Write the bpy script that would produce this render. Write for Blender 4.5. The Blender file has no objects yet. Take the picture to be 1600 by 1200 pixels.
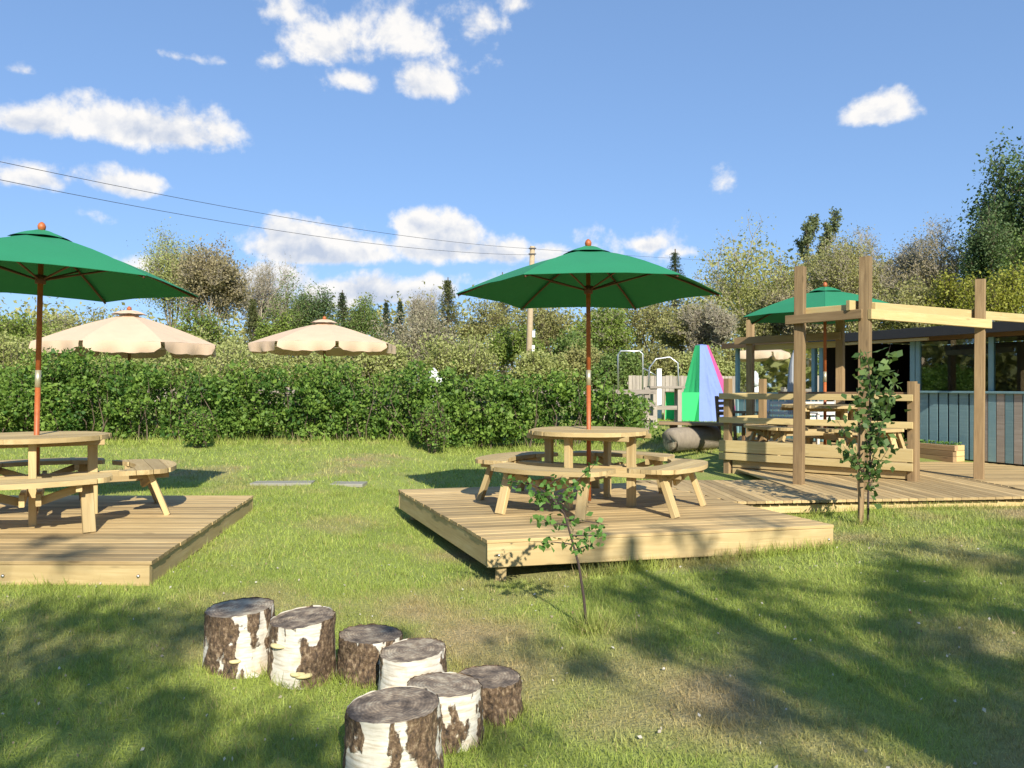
import bpy, math, random
import numpy as np
from mathutils import Vector, Matrix, Quaternion, noise
R = math.radians
random.seed(7); rng = np.random.default_rng(7)
sc = bpy.context.scene; COL = sc.collection

# ------------------------------------------------------------------ camera
cd = bpy.data.cameras.new('camera'); cam = bpy.data.objects.new('camera', cd); COL.objects.link(cam)
cam.location = (0, 0, 1.56); cam.rotation_euler = (R(90), 0, 0)
cd.sensor_fit = 'HORIZONTAL'; cd.sensor_width = 36; cd.lens = 36 * 1202 / 1600
cd.shift_y = 2 / 1600; cd.clip_start = 0.05; cd.clip_end = 2000
sc.camera = cam
# ------------------------------------------------------------------ light
SUN_EL, SUN_AZ = 31.0, 164.0          # azimuth from +Y towards +X
S = Vector((math.cos(R(SUN_EL)) * math.sin(R(SUN_AZ)), math.cos(R(SUN_EL)) * math.cos(R(SUN_AZ)), math.sin(R(SUN_EL))))
sl = bpy.data.lights.new('sun', 'SUN'); sl.energy = 4.3; sl.angle = R(0.53); sl.color = (1.0, 0.93, 0.80)
so = bpy.data.objects.new('sun', sl); COL.objects.link(so)
so.rotation_euler = S.to_track_quat('Z', 'Y').to_euler(); so.location = (0, 0, 30)
sc.view_settings.view_transform = 'Standard'; sc.view_settings.look = 'None'
sc.view_settings.exposure = 0.8; sc.view_settings.gamma = 1.0; sc.view_settings.use_curve_mapping = False
try:
    sc.cycles.use_denoising = True
    sc.cycles.max_bounces = 6; sc.cycles.diffuse_bounces = 3; sc.cycles.transparent_max_bounces = 8
except Exception: pass

def pix(px, py, Y):                    # photo position at depth Y -> world point
    return Vector(((px - 800) / 1202 * Y, Y, 1.56 - (py - 602) / 1202 * Y))

# ------------------------------------------------------------------ node helpers
class NT:
    def __init__(s, nt): s.nt = nt
    def n(s, typ, **kw):
        nd = s.nt.nodes.new(typ)
        for k, v in kw.items():
            if k == 'inp':
                for i, val in v.items():
                    if hasattr(val, 'is_output') or isinstance(val, bpy.types.NodeSocket): s.nt.links.new(val, nd.inputs[i])
                    else: nd.inputs[i].default_value = val
            else: setattr(nd, k, v)
        return nd
    def link(s, a, b): s.nt.links.new(a, b)
    def math(s, op, a, b=0.0, c=0.0, clamp=False):
        return s.n('ShaderNodeMath', operation=op, use_clamp=clamp, inp={0: a, 1: b, 2: c}).outputs[0]
    def vmath(s, op, a, b=(0, 0, 0)):
        nd = s.n('ShaderNodeVectorMath', operation=op, inp={0: a, 1: b})
        return nd.outputs['Value'] if op in ('LENGTH', 'DOT_PRODUCT', 'DISTANCE') else nd.outputs[0]
    def noise(s, vec, scale, detail=4, rough=0.55, dist=0.0):
        nd = s.n('ShaderNodeTexNoise'); s.link(vec, nd.inputs['Vector'])
        nd.inputs['Scale'].default_value = scale; nd.inputs['Detail'].default_value = detail
        nd.inputs['Roughness'].default_value = rough; nd.inputs['Distortion'].default_value = dist
        return nd.outputs[0]
    def ramp(s, fac, stops):
        nd = s.n('ShaderNodeValToRGB'); cr = nd.color_ramp
        while len(cr.elements) > 1: cr.elements.remove(cr.elements[-1])
        cr.elements[0].position = stops[0][0]; cr.elements[0].color = (*stops[0][1], 1)
        for p, c in stops[1:]:
            e = cr.elements.new(p); e.color = (*c, 1)
        s.link(fac, nd.inputs[0]); return nd.outputs[0]
    def mix(s, fac, a, b, blend='MIX'):
        nd = s.n('ShaderNodeMix', data_type='RGBA', blend_type=blend)
        for i, v in ((0, fac), (6, a), (7, b)):
            if isinstance(v, bpy.types.NodeSocket): s.link(v, nd.inputs[i])
            elif i == 0: nd.inputs[0].default_value = v
            else: nd.inputs[i].default_value = (*v, 1) if len(v) == 3 else v
        return nd.outputs[2]
    def mapr(s, v, a, b, c=0.0, d=1.0, smooth=False):
        nd = s.n('ShaderNodeMapRange', inp={0: v, 1: a, 2: b, 3: c, 4: d})
        if smooth: nd.interpolation_type = 'SMOOTHSTEP'
        return nd.outputs[0]
    def bump(s, h, strength=0.4, dist=0.01):
        nd = s.n('ShaderNodeBump'); nd.inputs['Strength'].default_value = strength; nd.inputs['Distance'].default_value = dist
        s.link(h, nd.inputs['Height']); return nd.outputs[0]

# ------------------------------------------------------------------ sky with cumulus
w = bpy.data.worlds.new('World'); sc.world = w; w.use_nodes = True
W = NT(w.node_tree); w.node_tree.nodes.clear()
sky = W.n('ShaderNodeTexSky', sky_type='NISHITA', sun_disc=False, sun_elevation=R(SUN_EL), sun_rotation=R(SUN_AZ))
sky.air_density = 1.0; sky.dust_density = 0.0; sky.ozone_density = 2.5; sky.altitude = 1200
dirn = W.n('ShaderNodeTexCoord').outputs['Generated']
dirn = W.vmath('NORMALIZE', dirn)
sep = W.n('ShaderNodeSeparateXYZ', inp={0: dirn})
az = W.math('ARCTAN2', sep.outputs[0], sep.outputs[1]); el = W.math('ARCSINE', sep.outputs[2])
def sky_ang(px, py):
    x, z = (px - 800) / 1202, (602 - py) / 1202
    return math.atan2(x, 1), math.asin(z / math.sqrt(1 + x * x + z * z))
clouds = [  # centre x, y, half width, half height, weight (photo measure)
    (40, 190, 70, 34, .95), (235, 205, 150, 52, 1.25), (45, 280, 100, 30, .75), (195, 290, 80, 28, .8), (135, 335, 50, 22, .3),
    (490, 392, 135, 44, 1.3), (450, 368, 50, 30, 1.0), (695, 380, 95, 58, 1.4), (755, 395, 80, 36, 1.1), (655, 352, 55, 40, 1.1),
    (430, 440, 95, 36, 1.2), (560, 462, 140, 42, 1.3), (660, 460, 80, 34, 1.1), (340, 440, 40, 24, .5),
    (520, 75, 100, 56, .8), (640, 60, 120, 60, .65), (670, 130, 70, 40, .85), (550, 125, 60, 28, .7), (420, 95, 36, 28, .5), (460, 25, 70, 34, .4),
    (720, 30, 90, 40, .35), (805, 10, 40, 22, .5), (700, 100, 60, 40, .45), (290, 90, 36, 10, .4), (348, 97, 24, 12, .42), (38, 112, 24, 12, .35),
    (1375, 175, 60, 28, .85), (1395, 165, 34, 26, .7), (1010, 385, 46, 20, .8), (1060, 395, 44, 16, .5), (855, 400, 40, 18, .5), (230, 425, 50, 24, .6),
    (1130, 285, 14, 26, .16), (760, 440, 70, 20, .6), (120, 440, 90, 30, .6), (1010, 385, 70, 26, .3)]
allc = [(*sky_ang(a, b), c / 1202, d / 1202, e) for a, b, c, d, e in clouds]
rr = random.Random(3)
for k in range(14):                    # the same fair-weather cumulus all round the sky
    a = R(40 + rr.random() * 280); e = R(5 + 45 * rr.random() ** 1.3)
    allc.append((a if a < math.pi else a - 2 * math.pi, e, .05 + .1 * rr.random(), .025 + .03 * rr.random(), .8 + .3 * rr.random()))
P = W.n('ShaderNodeCombineXYZ', inp={0: az, 1: el}).outputs[0]
M = None; Bt = None
for i_, (a, e, ra, re, wt) in enumerate(allc):
    d = W.n('ShaderNodeVectorMath', operation='MULTIPLY_ADD', inp={0: P, 1: (1 / ra, 1 / re, 0), 2: (-a / ra, -e / re, 0)}).outputs[0]
    ln = W.vmath('LENGTH', W.vmath('MAXIMUM', d, W.vmath('MULTIPLY', d, (-1, -1.7, 0))))
    v = W.math('MULTIPLY_ADD', ln, -wt, wt)
    M = v if M is None else W.math('MAXIMUM', v, M)
    if wt >= .7 and i_ < len(clouds):              # shaded flat bases of the larger clouds
        dn = W.math('MULTIPLY_ADD', W.vmath('DOT_PRODUCT', d, (0, -1.0, 0)), .8, v)
        Bt = dn if Bt is None else W.math('MAXIMUM', dn, Bt)
n1 = W.noise(dirn, 13, 8, .58, .25); n2 = W.noise(W.vmath('ADD', dirn, (0.006, 0.0, 0.012)), 13, 5, .58, .25)
n3 = W.noise(dirn, 42, 4, .6)
edge = W.math('ADD', W.math('MULTIPLY', W.math('SUBTRACT', n1, .5), 2.0), W.math('MULTIPLY', W.math('SUBTRACT', n3, .5), .8))
dens = W.mapr(W.math('ADD', M, edge), 0.02, 0.55, 0, 1, True)
shade = W.math('ADD', W.mapr(Bt, .35, 1.25, .95, .1), W.math('MULTIPLY', W.math('SUBTRACT', n1, n2), 4.0), clamp=True)
shade = W.math('ADD', shade, W.math('MULTIPLY', W.math('SUBTRACT', n3, .5), .5), clamp=True)
ccol = W.mix(shade, (3.3, 3.7, 4.5), (5.9, 5.75, 5.55))
gam = W.n('ShaderNodeGamma', inp={1: .5}); W.link(sky.outputs[0], gam.inputs[0])
skyc = W.mix(1.0, gam.outputs[0], (1.16, 1.58, 2.2), 'MULTIPLY')
final = W.mix(W.math('MULTIPLY', dens, .96), skyc, ccol)
bg = W.n('ShaderNodeBackground', inp={0: final, 1: 0.10})
w.cycles.sampling_method = 'MANUAL'; w.cycles.sample_map_resolution = 256
wo = W.n('ShaderNodeOutputWorld'); W.link(bg.outputs[0], wo.inputs[0])

# ------------------------------------------------------------------ materials
MAT = {}
def newmat(name):
    m = bpy.data.materials.new(name); m.use_nodes = True; MAT[name] = m
    T = NT(m.node_tree); b = m.node_tree.nodes['Principled BSDF']; return m, T, b
def wood(name, c0, c1, c2, rough=.78, knots=.5, var=.35):
    m, T, b = newmat(name)
    oi = T.n('ShaderNodeObjectInfo'); tc = T.n('ShaderNodeTexCoord').outputs['Object']
    off = T.n('ShaderNodeCombineXYZ', inp={0: T.math('MULTIPLY', oi.outputs['Random'], 37.0), 1: T.math('MULTIPLY', oi.outputs['Random'], 11.0), 2: 0.0}).outputs[0]
    v = T.vmath('ADD', tc, off)
    g = T.noise(T.vmath('MULTIPLY', v, (1.3, 22, 22)), 1.6, 6, .6, .6)
    blot = T.noise(T.vmath('MULTIPLY', v, (1.5, 5, 5)), 1.3, 4)
    col = T.ramp(g, [(.28, c0), (.52, c1), (.78, c2)])
    col = T.mix(T.mapr(blot, .35, .7), col, T.mix(.5, c0, c1))
    vor = T.n('ShaderNodeTexVoronoi'); T.link(T.vmath('MULTIPLY', v, (2.4, 9, 9)), vor.inputs['Vector']); vor.inputs['Scale'].default_value = 1.0
    kn = T.mapr(vor.outputs['Distance'], .05, .16, knots, 0, True)
    col = T.mix(kn, col, tuple(x * .33 for x in c0))
    hsv = T.n('ShaderNodeHueSaturation'); T.link(col, hsv.inputs['Color'])
    T.link(T.mapr(oi.outputs['Random'], 0, 1, 1 - var, 1 + var * .6), hsv.inputs['Value'])
    T.link(hsv.outputs[0], b.inputs['Base Color']); b.inputs['Roughness'].default_value = rough
    T.link(T.bump(g, .35, .004), b.inputs['Normal']); return m
wood('pine', (.38, .265, .115), (.53, .40, .19), (.62, .50, .27), var=.28)
wood('pale_pine', (.46, .34, .14), (.58, .45, .21), (.66, .54, .29), var=.14, knots=.35)
wood('deck_wood', (.34, .22, .09), (.53, .385, .18), (.64, .505, .27), var=.36)
wood('brown_wood', (.15, .085, .04), (.24, .145, .07), (.33, .21, .11), var=.25, knots=.35)
wood('post_wood', (.19, .12, .055), (.32, .215, .105), (.43, .305, .155), var=.22, knots=.35)
wood('grey_wood', (.25, .21, .17), (.38, .33, .27), (.50, .45, .38), var=.25)
wood('pole_wood', (.30, .22, .13), (.42, .33, .21), (.52, .43, .29), var=.1)
wood('blue_board', (.17, .29, .31), (.22, .36, .38), (.27, .42, .43), var=.12, knots=.2)
wood('orange_wood', (.30, .075, .02), (.42, .115, .03), (.50, .15, .045), rough=.5, knots=0, var=.05)
wood('rib_wood', (.09, .03, .015), (.14, .05, .025), (.18, .07, .035), rough=.6, knots=0, var=.05)
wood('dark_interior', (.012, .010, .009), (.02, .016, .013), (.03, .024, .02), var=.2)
wood('sleeper', (.24, .15, .08), (.34, .23, .12), (.43, .31, .17), var=.3)
wood('white_wood', (.55, .52, .46), (.68, .66, .6), (.75, .73, .68), var=.1, knots=.1)
def plain(name, col, rough=.6, metal=0.0, nz=.15, scale=6.0):
    m, T, b = newmat(name); tc = T.n('ShaderNodeTexCoord').outputs['Object']
    n = T.noise(tc, scale, 5)
    T.link(T.mix(n, tuple(c * (1 - nz) for c in col), tuple(min(1, c * (1 + nz)) for c in col)), b.inputs['Base Color'])
    b.inputs['Roughness'].default_value = rough; b.inputs['Metallic'].default_value = metal
    T.link(T.bump(n, .15, .01), b.inputs['Normal']); return m
plain('steel', (.55, .55, .54), .35, .9); plain('roof_felt', (.035, .035, .037), .8); plain('slate', (.16, .15, .15), .7)
plain('render_wall', (.5, .46, .4), .9); plain('blue_paint', (.22, .37, .40), .45); plain('white_paint', (.75, .75, .73), .5)
plain('stone', (.27, .26, .21), .9, nz=.3); plain('black_rubber', (.02, .02, .02), .6); plain('wire', (.03, .03, .035), .5)
plain('soil', (.07, .05, .035), .95, nz=.4, scale=20); plain('fungus', (.62, .52, .26), .8, nz=.3, scale=30); plain('brass', (.55, .50, .35), .4, .6)
def cloth(name, col, trans=.25, rough=.8, wr=.5):
    m, T, b = newmat(name); tc = T.n('ShaderNodeTexCoord').outputs['Object']
    n = T.noise(tc, 3.0, 5); fine = T.noise(tc, 240, 2)
    c = T.mix(n, tuple(x * .9 for x in col), tuple(min(1, x * 1.08) for x in col))
    T.link(c, b.inputs['Base Color']); b.inputs['Roughness'].default_value = rough
    nor = T.bump(T.math('ADD', T.math('MULTIPLY', T.noise(tc, 5, 4, .5, .8), wr), T.math('MULTIPLY', fine, .05)), .35, .03)
    T.link(nor, b.inputs['Normal'])
    tr = T.n('ShaderNodeBsdfTranslucent'); T.link(c, tr.inputs[0])
    mx = T.n('ShaderNodeMixShader', inp={0: trans}); T.link(b.outputs[0], mx.inputs[1]); T.link(tr.outputs[0], mx.inputs[2])
    T.link(mx.outputs[0], m.node_tree.nodes['Material Output'].inputs[0]); return m
cloth('green_cloth', (.016, .21, .092), .02); cloth('beige_cloth', (.68, .50, .345), .10); cloth('grey_cloth', (.45, .48, .52), .15)
cloth('tent_green', (.05, .60, .20), .25); cloth('tent_blue', (.25, .35, .76), .25, wr=1.6); cloth('tent_pink', (.82, .12, .36), .25); cloth('tent_red', (.45, .02, .03), .1)
def leafmat(name, ca, cb, trans=.3, rough=.55):
    m, T, b = newmat(name)
    at = T.n('ShaderNodeAttribute', attribute_name='tint')
    c = T.mix(at.outputs['Fac'], ca, cb); T.link(c, b.inputs['Base Color']); b.inputs['Roughness'].default_value = rough
    b.inputs['Specular IOR Level'].default_value = .3
    tr = T.n('ShaderNodeBsdfTranslucent'); T.link(T.mix(1.0, c, (1.25, 1.2, .7), 'MULTIPLY'), tr.inputs[0])
    mx = T.n('ShaderNodeMixShader', inp={0: trans}); T.link(b.outputs[0], mx.inputs[1]); T.link(tr.outputs[0], mx.inputs[2])
    T.link(mx.outputs[0], m.node_tree.nodes['Material Output'].inputs[0]); return m
LEAF = dict(lime=((.13, .20, .03), (.26, .33, .07)), light=((.26, .30, .09), (.42, .44, .17)), olive=((.23, .23, .08), (.38, .37, .14)),
    brown=((.25, .21, .11), (.37, .32, .18)), grey=((.25, .235, .15), (.38, .35, .23)), mid=((.10, .17, .04), (.22, .29, .08)),
    dark=((.06, .115, .04), (.15, .21, .08)), conifer=((.03, .055, .022), (.08, .11, .045)), conolive=((.08, .10, .035), (.16, .17, .06)),
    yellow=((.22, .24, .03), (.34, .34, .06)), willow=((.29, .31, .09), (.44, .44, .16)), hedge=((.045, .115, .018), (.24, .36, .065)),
    sapling=((.07, .16, .03), (.16, .30, .07)), dsap=((.05, .11, .03), (.16, .24, .07)), poplar=((.11, .14, .06), (.20, .23, .10)))
LEAF['litter'] = ((.25, .17, .09), (.75, .72, .66))
for k, (a, b_) in LEAF.items(): leafmat('leaf_' + k, a, b_)
def bark(name, c0, c1):
    m, T, b = newmat(name); tc = T.n('ShaderNodeTexCoord').outputs['Object']
    n = T.noise(T.vmath('MULTIPLY', tc, (6, 6, 1.5)), 3, 5)
    T.link(T.mix(n, c0, c1), b.inputs['Base Color']); b.inputs['Roughness'].default_value = .9
    T.link(T.bump(n, .5, .02), b.inputs['Normal'])
bark('bark_brown', (.07, .05, .03), (.17, .13, .09)); bark('bark_grey', (.16, .13, .10), (.32, .27, .20)); bark('bark_pale', (.26, .22, .16), (.45, .40, .31))
bark('bark_dark', (.03, .02, .018), (.08, .055, .045))
# glass
m, T, b = newmat('glass')
gl = T.n('ShaderNodeBsdfGlossy'); gl.inputs['Roughness'].default_value = .02; gl.inputs[0].default_value = (.9, .95, .95, 1)
tp = T.n('ShaderNodeBsdfTransparent'); tp.inputs[0].default_value = (.82, .90, .88, 1)
fr = T.n('ShaderNodeFresnel'); fr.inputs[0].default_value = 1.5
mx = T.n('ShaderNodeMixShader', inp={0: T.math('ADD', T.math('MULTIPLY', fr.outputs[0], 1.0), .02, clamp=True)})
T.link(tp.outputs[0], mx.inputs[1]); T.link(gl.outputs[0], mx.inputs[2]); T.link(mx.outputs[0], m.node_tree.nodes['Material Output'].inputs[0])
# birch bark + cut face
m, T, b = newmat('birch_bark'); tc = T.n('ShaderNodeTexCoord').outputs['Object']
at = T.n('ShaderNodeAttribute', attribute_name='tint').outputs['Fac']
pap = T.ramp(T.noise(T.vmath('MULTIPLY', tc, (5, 5, 40)), 2.2, 5), [(.3, (.42, .36, .27)), (.5, (.60, .56, .47)), (.8, (.70, .67, .60))])
pap = T.mix(T.mapr(T.noise(tc, 9, 4), .55, .75), pap, (.50, .36, .22))
dk = T.ramp(T.noise(T.vmath('MULTIPLY', tc, (1, 1, .6)), 55, 6, .65), [(.32, (.018, .013, .010)), (.52, (.12, .075, .04)), (.72, (.36, .27, .17))])
msk = T.mapr(T.math('ADD', at, T.math('MULTIPLY', T.math('SUBTRACT', T.noise(tc, 40, 5), .5), .5)), .42, .55, 0, 1, True)
T.link(T.mix(msk, pap, dk), b.inputs['Base Color']); b.inputs['Roughness'].default_value = .8
T.link(T.bump(T.math('MULTIPLY', T.noise(tc, 60, 6), T.math('ADD', msk, .15)), .9, .012), b.inputs['Normal'])
m, T, b = newmat('cut_wood'); tc = T.n('ShaderNodeTexCoord').outputs['Object']
sp = T.n('ShaderNodeSeparateXYZ', inp={0: tc})
rad = T.math('SQRT', T.math('ADD', T.math('MULTIPLY', sp.outputs[0], sp.outputs[0]), T.math('MULTIPLY', sp.outputs[1], sp.outputs[1])))
rings = T.math('SINE', T.math('MULTIPLY', T.math('ADD', rad, T.math('MULTIPLY', T.noise(tc, 12, 3), .02)), 420.0))
nn = T.noise(tc, 14, 7, .65); oi = T.n('ShaderNodeObjectInfo').outputs['Random']
cc = T.ramp(T.math('ADD', nn, T.math('MULTIPLY', oi, .12)), [(.30, (.035, .025, .018)), (.44, (.14, .105, .075)), (.56, (.29, .22, .15)), (.70, (.52, .44, .31))])
T.link(T.mix(T.mapr(rings, -1, 1, 0, .3), cc, (.03, .025, .02)), b.inputs['Base Color']); b.inputs['Roughness'].default_value = .9
T.link(T.bump(T.math('ADD', nn, T.math('MULTIPLY', rings, .06)), .7, .012), b.inputs['Normal'])
# lawn
def grasscol(T, vec):
    at = T.n('ShaderNodeAttribute', attribute_name='dry').outputs['Fac']
    n = T.noise(vec, 9, 5); n2 = T.noise(vec, .9, 3)
    g = T.mix(n2, (.18, .265, .035), (.42, .47, .105)); d = T.mix(n, (.30, .21, .10), (.54, .44, .21))
    return T.mix(T.math('ADD', at, T.math('MULTIPLY', T.math('SUBTRACT', n, .5), .5), clamp=True), g, d), n
m, T, b = newmat('lawn'); geo = T.n('ShaderNodeNewGeometry').outputs['Position']
c, n = grasscol(T, geo); T.link(T.mix(T.noise(geo, 60, 4), T.mix(.45, c, (.03, .04, .01)), c), b.inputs['Base Color']); b.inputs['Roughness'].default_value = 1
T.link(T.bump(T.noise(geo, 45, 5), .8, .03), b.inputs['Normal'])
m, T, b = newmat('grass_blade'); geo = T.n('ShaderNodeNewGeometry').outputs['Position']
c, n = grasscol(T, geo); at = T.n('ShaderNodeAttribute', attribute_name='tint').outputs['Fac']
hs = T.n('ShaderNodeHueSaturation', inp={'Value': T.mapr(at, 0, 1, .75, 1.5)}); T.link(c, hs.inputs['Color'])
T.link(hs.outputs[0], b.inputs['Base Color']); b.inputs['Roughness'].default_value = .6
tr = T.n('ShaderNodeBsdfTranslucent'); T.link(hs.outputs[0], tr.inputs[0])
mx = T.n('ShaderNodeMixShader', inp={0: .35}); T.link(b.outputs[0], mx.inputs[1]); T.link(tr.outputs[0], mx.inputs[2]); T.link(mx.outputs[0], m.node_tree.nodes['Material Output'].inputs[0])

# ------------------------------------------------------------------ mesh helpers
def tag(o, label=None, cat=None, group=None, kind=None):
    if label: o['label'] = label
    if cat: o['category'] = cat
    if group: o['group'] = group
    if kind: o['kind'] = kind
    return o
def empty(name, loc=(0, 0, 0), rz=0, parent=None):
    o = bpy.data.objects.new(name, None); COL.objects.link(o); o.location = loc; o.rotation_euler = (0, 0, rz); o.parent = parent
    o.empty_display_size = .1; return o
def np_mesh(name, verts, faces, mat, attrs=None, smooth=False):
    """faces: (N,k) int array; attrs: {name: (domain, values)}"""
    me = bpy.data.meshes.new(name); verts = np.asarray(verts, np.float32); faces = np.asarray(faces, np.int32); k = faces.shape[1]
    me.vertices.add(len(verts)); me.vertices.foreach_set('co', verts.ravel())
    me.loops.add(faces.size); me.loops.foreach_set('vertex_index', faces.ravel())
    me.polygons.add(len(faces)); me.polygons.foreach_set('loop_start', np.arange(0, faces.size, k, dtype=np.int32))
    me.polygons.foreach_set('loop_total', np.full(len(faces), k, np.int32))
    if smooth: me.polygons.foreach_set('use_smooth', np.ones(len(faces), bool))
    me.update(calc_edges=True)
    for an, (dom, vals) in (attrs or {}).items():
        a = me.attributes.new(an, 'FLOAT', dom); a.data.foreach_set('value', np.asarray(vals, np.float32))
    me.materials.append(MAT[mat]); return me
def obj(name, me, parent=None, loc=(0, 0, 0), rot=None):
    o = bpy.data.objects.new(name, me); COL.objects.link(o); o.parent = parent; o.location = loc
    if rot is not None:
        if isinstance(rot, Quaternion): o.rotation_mode = 'QUATERNION'; o.rotation_quaternion = rot
        else: o.rotation_euler = rot
    return o
def pyd(name, v, f, mat, smooth=False):
    me = bpy.data.meshes.new(name); me.from_pydata([tuple(x) for x in v], [], f); me.update(); me.materials.append(MAT[mat])
    if smooth:
        for p in me.polygons: p.use_smooth = True
    return me
BOX = {}
def box_mesh(l, wd, h, mat, bev=.004, skew=0.0):
    """box centred on origin, length along x, chamfered long edges"""
    key = (round(l, 3), round(wd, 3), round(h, 3), mat, round(skew, 3))
    if key in BOX: return BOX[key]
    b = min(bev, wd * .2, h * .2); y, z = wd / 2, h / 2
    ring = [(y, z - b), (y - b, z), (-y + b, z), (-y, z - b), (-y, -z + b), (-y + b, -z), (y - b, -z), (y, -z + b)]
    v = [(-l / 2 + a * skew, a, c) for a, c in ring] + [(l / 2 + a * skew, a, c) for a, c in ring]
    f = [tuple(range(7, -1, -1)), tuple(range(8, 16))] + [(i, (i + 1) % 8, 8 + (i + 1) % 8, 8 + i) for i in range(8)]
    f = [tuple(reversed(q)) for q in f]
    BOX[key] = pyd('timber', v, f, mat); return BOX[key]
def stick(name, p0, p1, wd, h, mat, parent=None, roll=0.0, bev=.004, skew=0.0):
    p0, p1 = Vector(p0), Vector(p1); d = p1 - p0
    q = d.to_track_quat('X', 'Z')
    if roll: q = q @ Quaternion((1, 0, 0), roll)
    return obj(name, box_mesh(d.length, wd, h, mat, bev, skew), parent, (p0 + p1) / 2, q)
def tube_mesh(name, pts, rad, mat, n=10, cap=True):
    v, f = [], []; pts = [Vector(p) for p in pts]
    rad = rad if isinstance(rad, (list, tuple)) else [rad] * len(pts)
    for i, p in enumerate(pts):
        t = (pts[min(i + 1, len(pts) - 1)] - pts[max(i - 1, 0)]).normalized()
        a = t.orthogonal().normalized() if i == 0 else (a - t * a.dot(t)).normalized()
        bq = t.cross(a)
        for k in range(n): v.append(p + (a * math.cos(k * 2 * math.pi / n) + bq * math.sin(k * 2 * math.pi / n)) * rad[i])
    for i in range(len(pts) - 1):
        for k in range(n): f.append((i * n + k, i * n + (k + 1) % n, (i + 1) * n + (k + 1) % n, (i + 1) * n + k))
    if cap: f.append(tuple(range(n - 1, -1, -1))); f.append(tuple(range((len(pts) - 1) * n, len(pts) * n)))
    return pyd(name, v, f, mat, True)
def tube(name, pts, rad, mat, parent=None, n=10): return obj(name, tube_mesh(name, pts, rad, mat, n), parent)
def segs_mesh(name, segs, mat, sides=4):
    """many tapered branch pieces in one mesh; segs rows: p0(3) p1(3) r0 r1"""
    s = np.asarray(segs, float); p0, p1, r0, r1 = s[:, :3], s[:, 3:6], s[:, 6], s[:, 7]
    d = p1 - p0; d /= np.linalg.norm(d, axis=1)[:, None] + 1e-9
    ref = np.where(np.abs(d[:, 2:3]) > .9, np.array([[1., 0, 0]]), np.array([[0., 0, 1]]))
    a = np.cross(d, ref); a /= np.linalg.norm(a, axis=1)[:, None] + 1e-9; b = np.cross(d, a)
    ang = np.arange(sides) * 2 * math.pi / sides
    circ = a[:, None] * np.cos(ang)[None, :, None] + b[:, None] * np.sin(ang)[None, :, None]
    v = np.concatenate([p0[:, None] + circ * r0[:, None, None], p1[:, None] + circ * r1[:, None, None]], 1)
    base = np.arange(len(s))[:, None] * 2 * sides; k = np.arange(sides); k2 = (k + 1) % sides
    f = np.stack([base + k, base + k2, base + sides + k2, base + sides + k], -1).reshape(-1, 4)
    return np_mesh(name, v.reshape(-1, 3), f, mat, smooth=True)
def unit(n):
    v = rng.normal(size=(n, 3)); return v / (np.linalg.norm(v, axis=1)[:, None] + 1e-9)
def leaf_mesh(name, cen, size, mat, aspect=.6, droop=0.0, tint=None, up=0.0):
    cen = np.asarray(cen, float); n = len(cen); a = unit(n); a[:, 2] -= droop; a /= np.linalg.norm(a, axis=1)[:, None]
    nr = unit(n); nr[:, 2] = nr[:, 2] + up; b = np.cross(a, nr); b /= np.linalg.norm(b, axis=1)[:, None] + 1e-9
    nn = np.cross(a, b)
    L = (np.asarray(size) * rng.uniform(.7, 1.3, n))[:, None]; Wd = L * aspect
    v = np.stack([cen - a * L / 2, cen + b * Wd / 2 - a * L * .08 + nn * L * .1, cen + a * L / 2, cen - b * Wd / 2 - a * L * .08 + nn * L * .1], 1).reshape(-1, 3)
    f = np.arange(4 * n).reshape(-1, 4)
    return np_mesh(name, v, f, mat, {'tint': ('FACE', rng.random(n) if tint is None else tint)})
def vnoise(x, y, scale, seed):
    g = np.random.default_rng(seed).random((256, 256)); x = np.asarray(x) / scale + 100; y = np.asarray(y) / scale + 100
    xi, yi = np.floor(x).astype(int), np.floor(y).astype(int); fx, fy = x - xi, y - yi
    fx, fy = fx * fx * (3 - 2 * fx), fy * fy * (3 - 2 * fy); q = lambda i, j: g[i % 256, j % 256]
    return (q(xi, yi) * (1 - fx) + q(xi + 1, yi) * fx) * (1 - fy) + (q(xi, yi + 1) * (1 - fx) + q(xi + 1, yi + 1) * fx) * fy
def sstep(a, b, x): t = np.clip((x - a) / (b - a), 0, 1); return t * t * (3 - 2 * t)

# ------------------------------------------------------------------ ground
def ground(x, y):
    x, y = np.asarray(x, float), np.asarray(y, float)
    z = np.clip(.055 * np.maximum(0, x), 0, .22) * sstep(1.5, 5, y) + .17 * sstep(-.9, -2.6, x) * sstep(2.5, 5, y)
    z = z * sstep(30, 14, y) + .035 * np.clip(y - 9, 0, 19)
    return z + .025 * (vnoise(x, y, 1.1, 1) - .5) + .012 * (vnoise(x, y, .35, 2) - .5)
def dryness(x, y):
    d = .55 * vnoise(x, y, .9, 5) + .3 * vnoise(x, y, .35, 6) + .25 * vnoise(x, y, 2.5, 8)
    b = .24 * np.exp(-(((x - 1.5) / 1.5) ** 2 + ((y - 3.9) / 1.2) ** 2)) + .22 * np.exp(-(((x + .6) / .6) ** 2 + ((y - 5.2) / .8) ** 2)) - .12 * sstep(8, 10, y)
    return np.clip((d + b - .54) * 2.6, 0, 1)
fx = np.concatenate([[-400, -150, -70, -40, -25], np.arange(-16, 16.01, .16), [25, 40, 70, 150, 400]])
fy = np.concatenate([[-60, -25, -10, -4, 0, 1.5], np.arange(2.4, 20, .16), np.arange(20, 34, 1.0), [40, 60, 100, 200, 500]])
gx, gy = np.meshgrid(fx, fy); gz = ground(gx, gy); ny, nx = gx.shape
idx = np.arange(nx * ny).reshape(ny, nx)
gf = np.stack([idx[:-1, :-1], idx[:-1, 1:], idx[1:, 1:], idx[1:, :-1]], -1).reshape(-1, 4)
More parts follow.
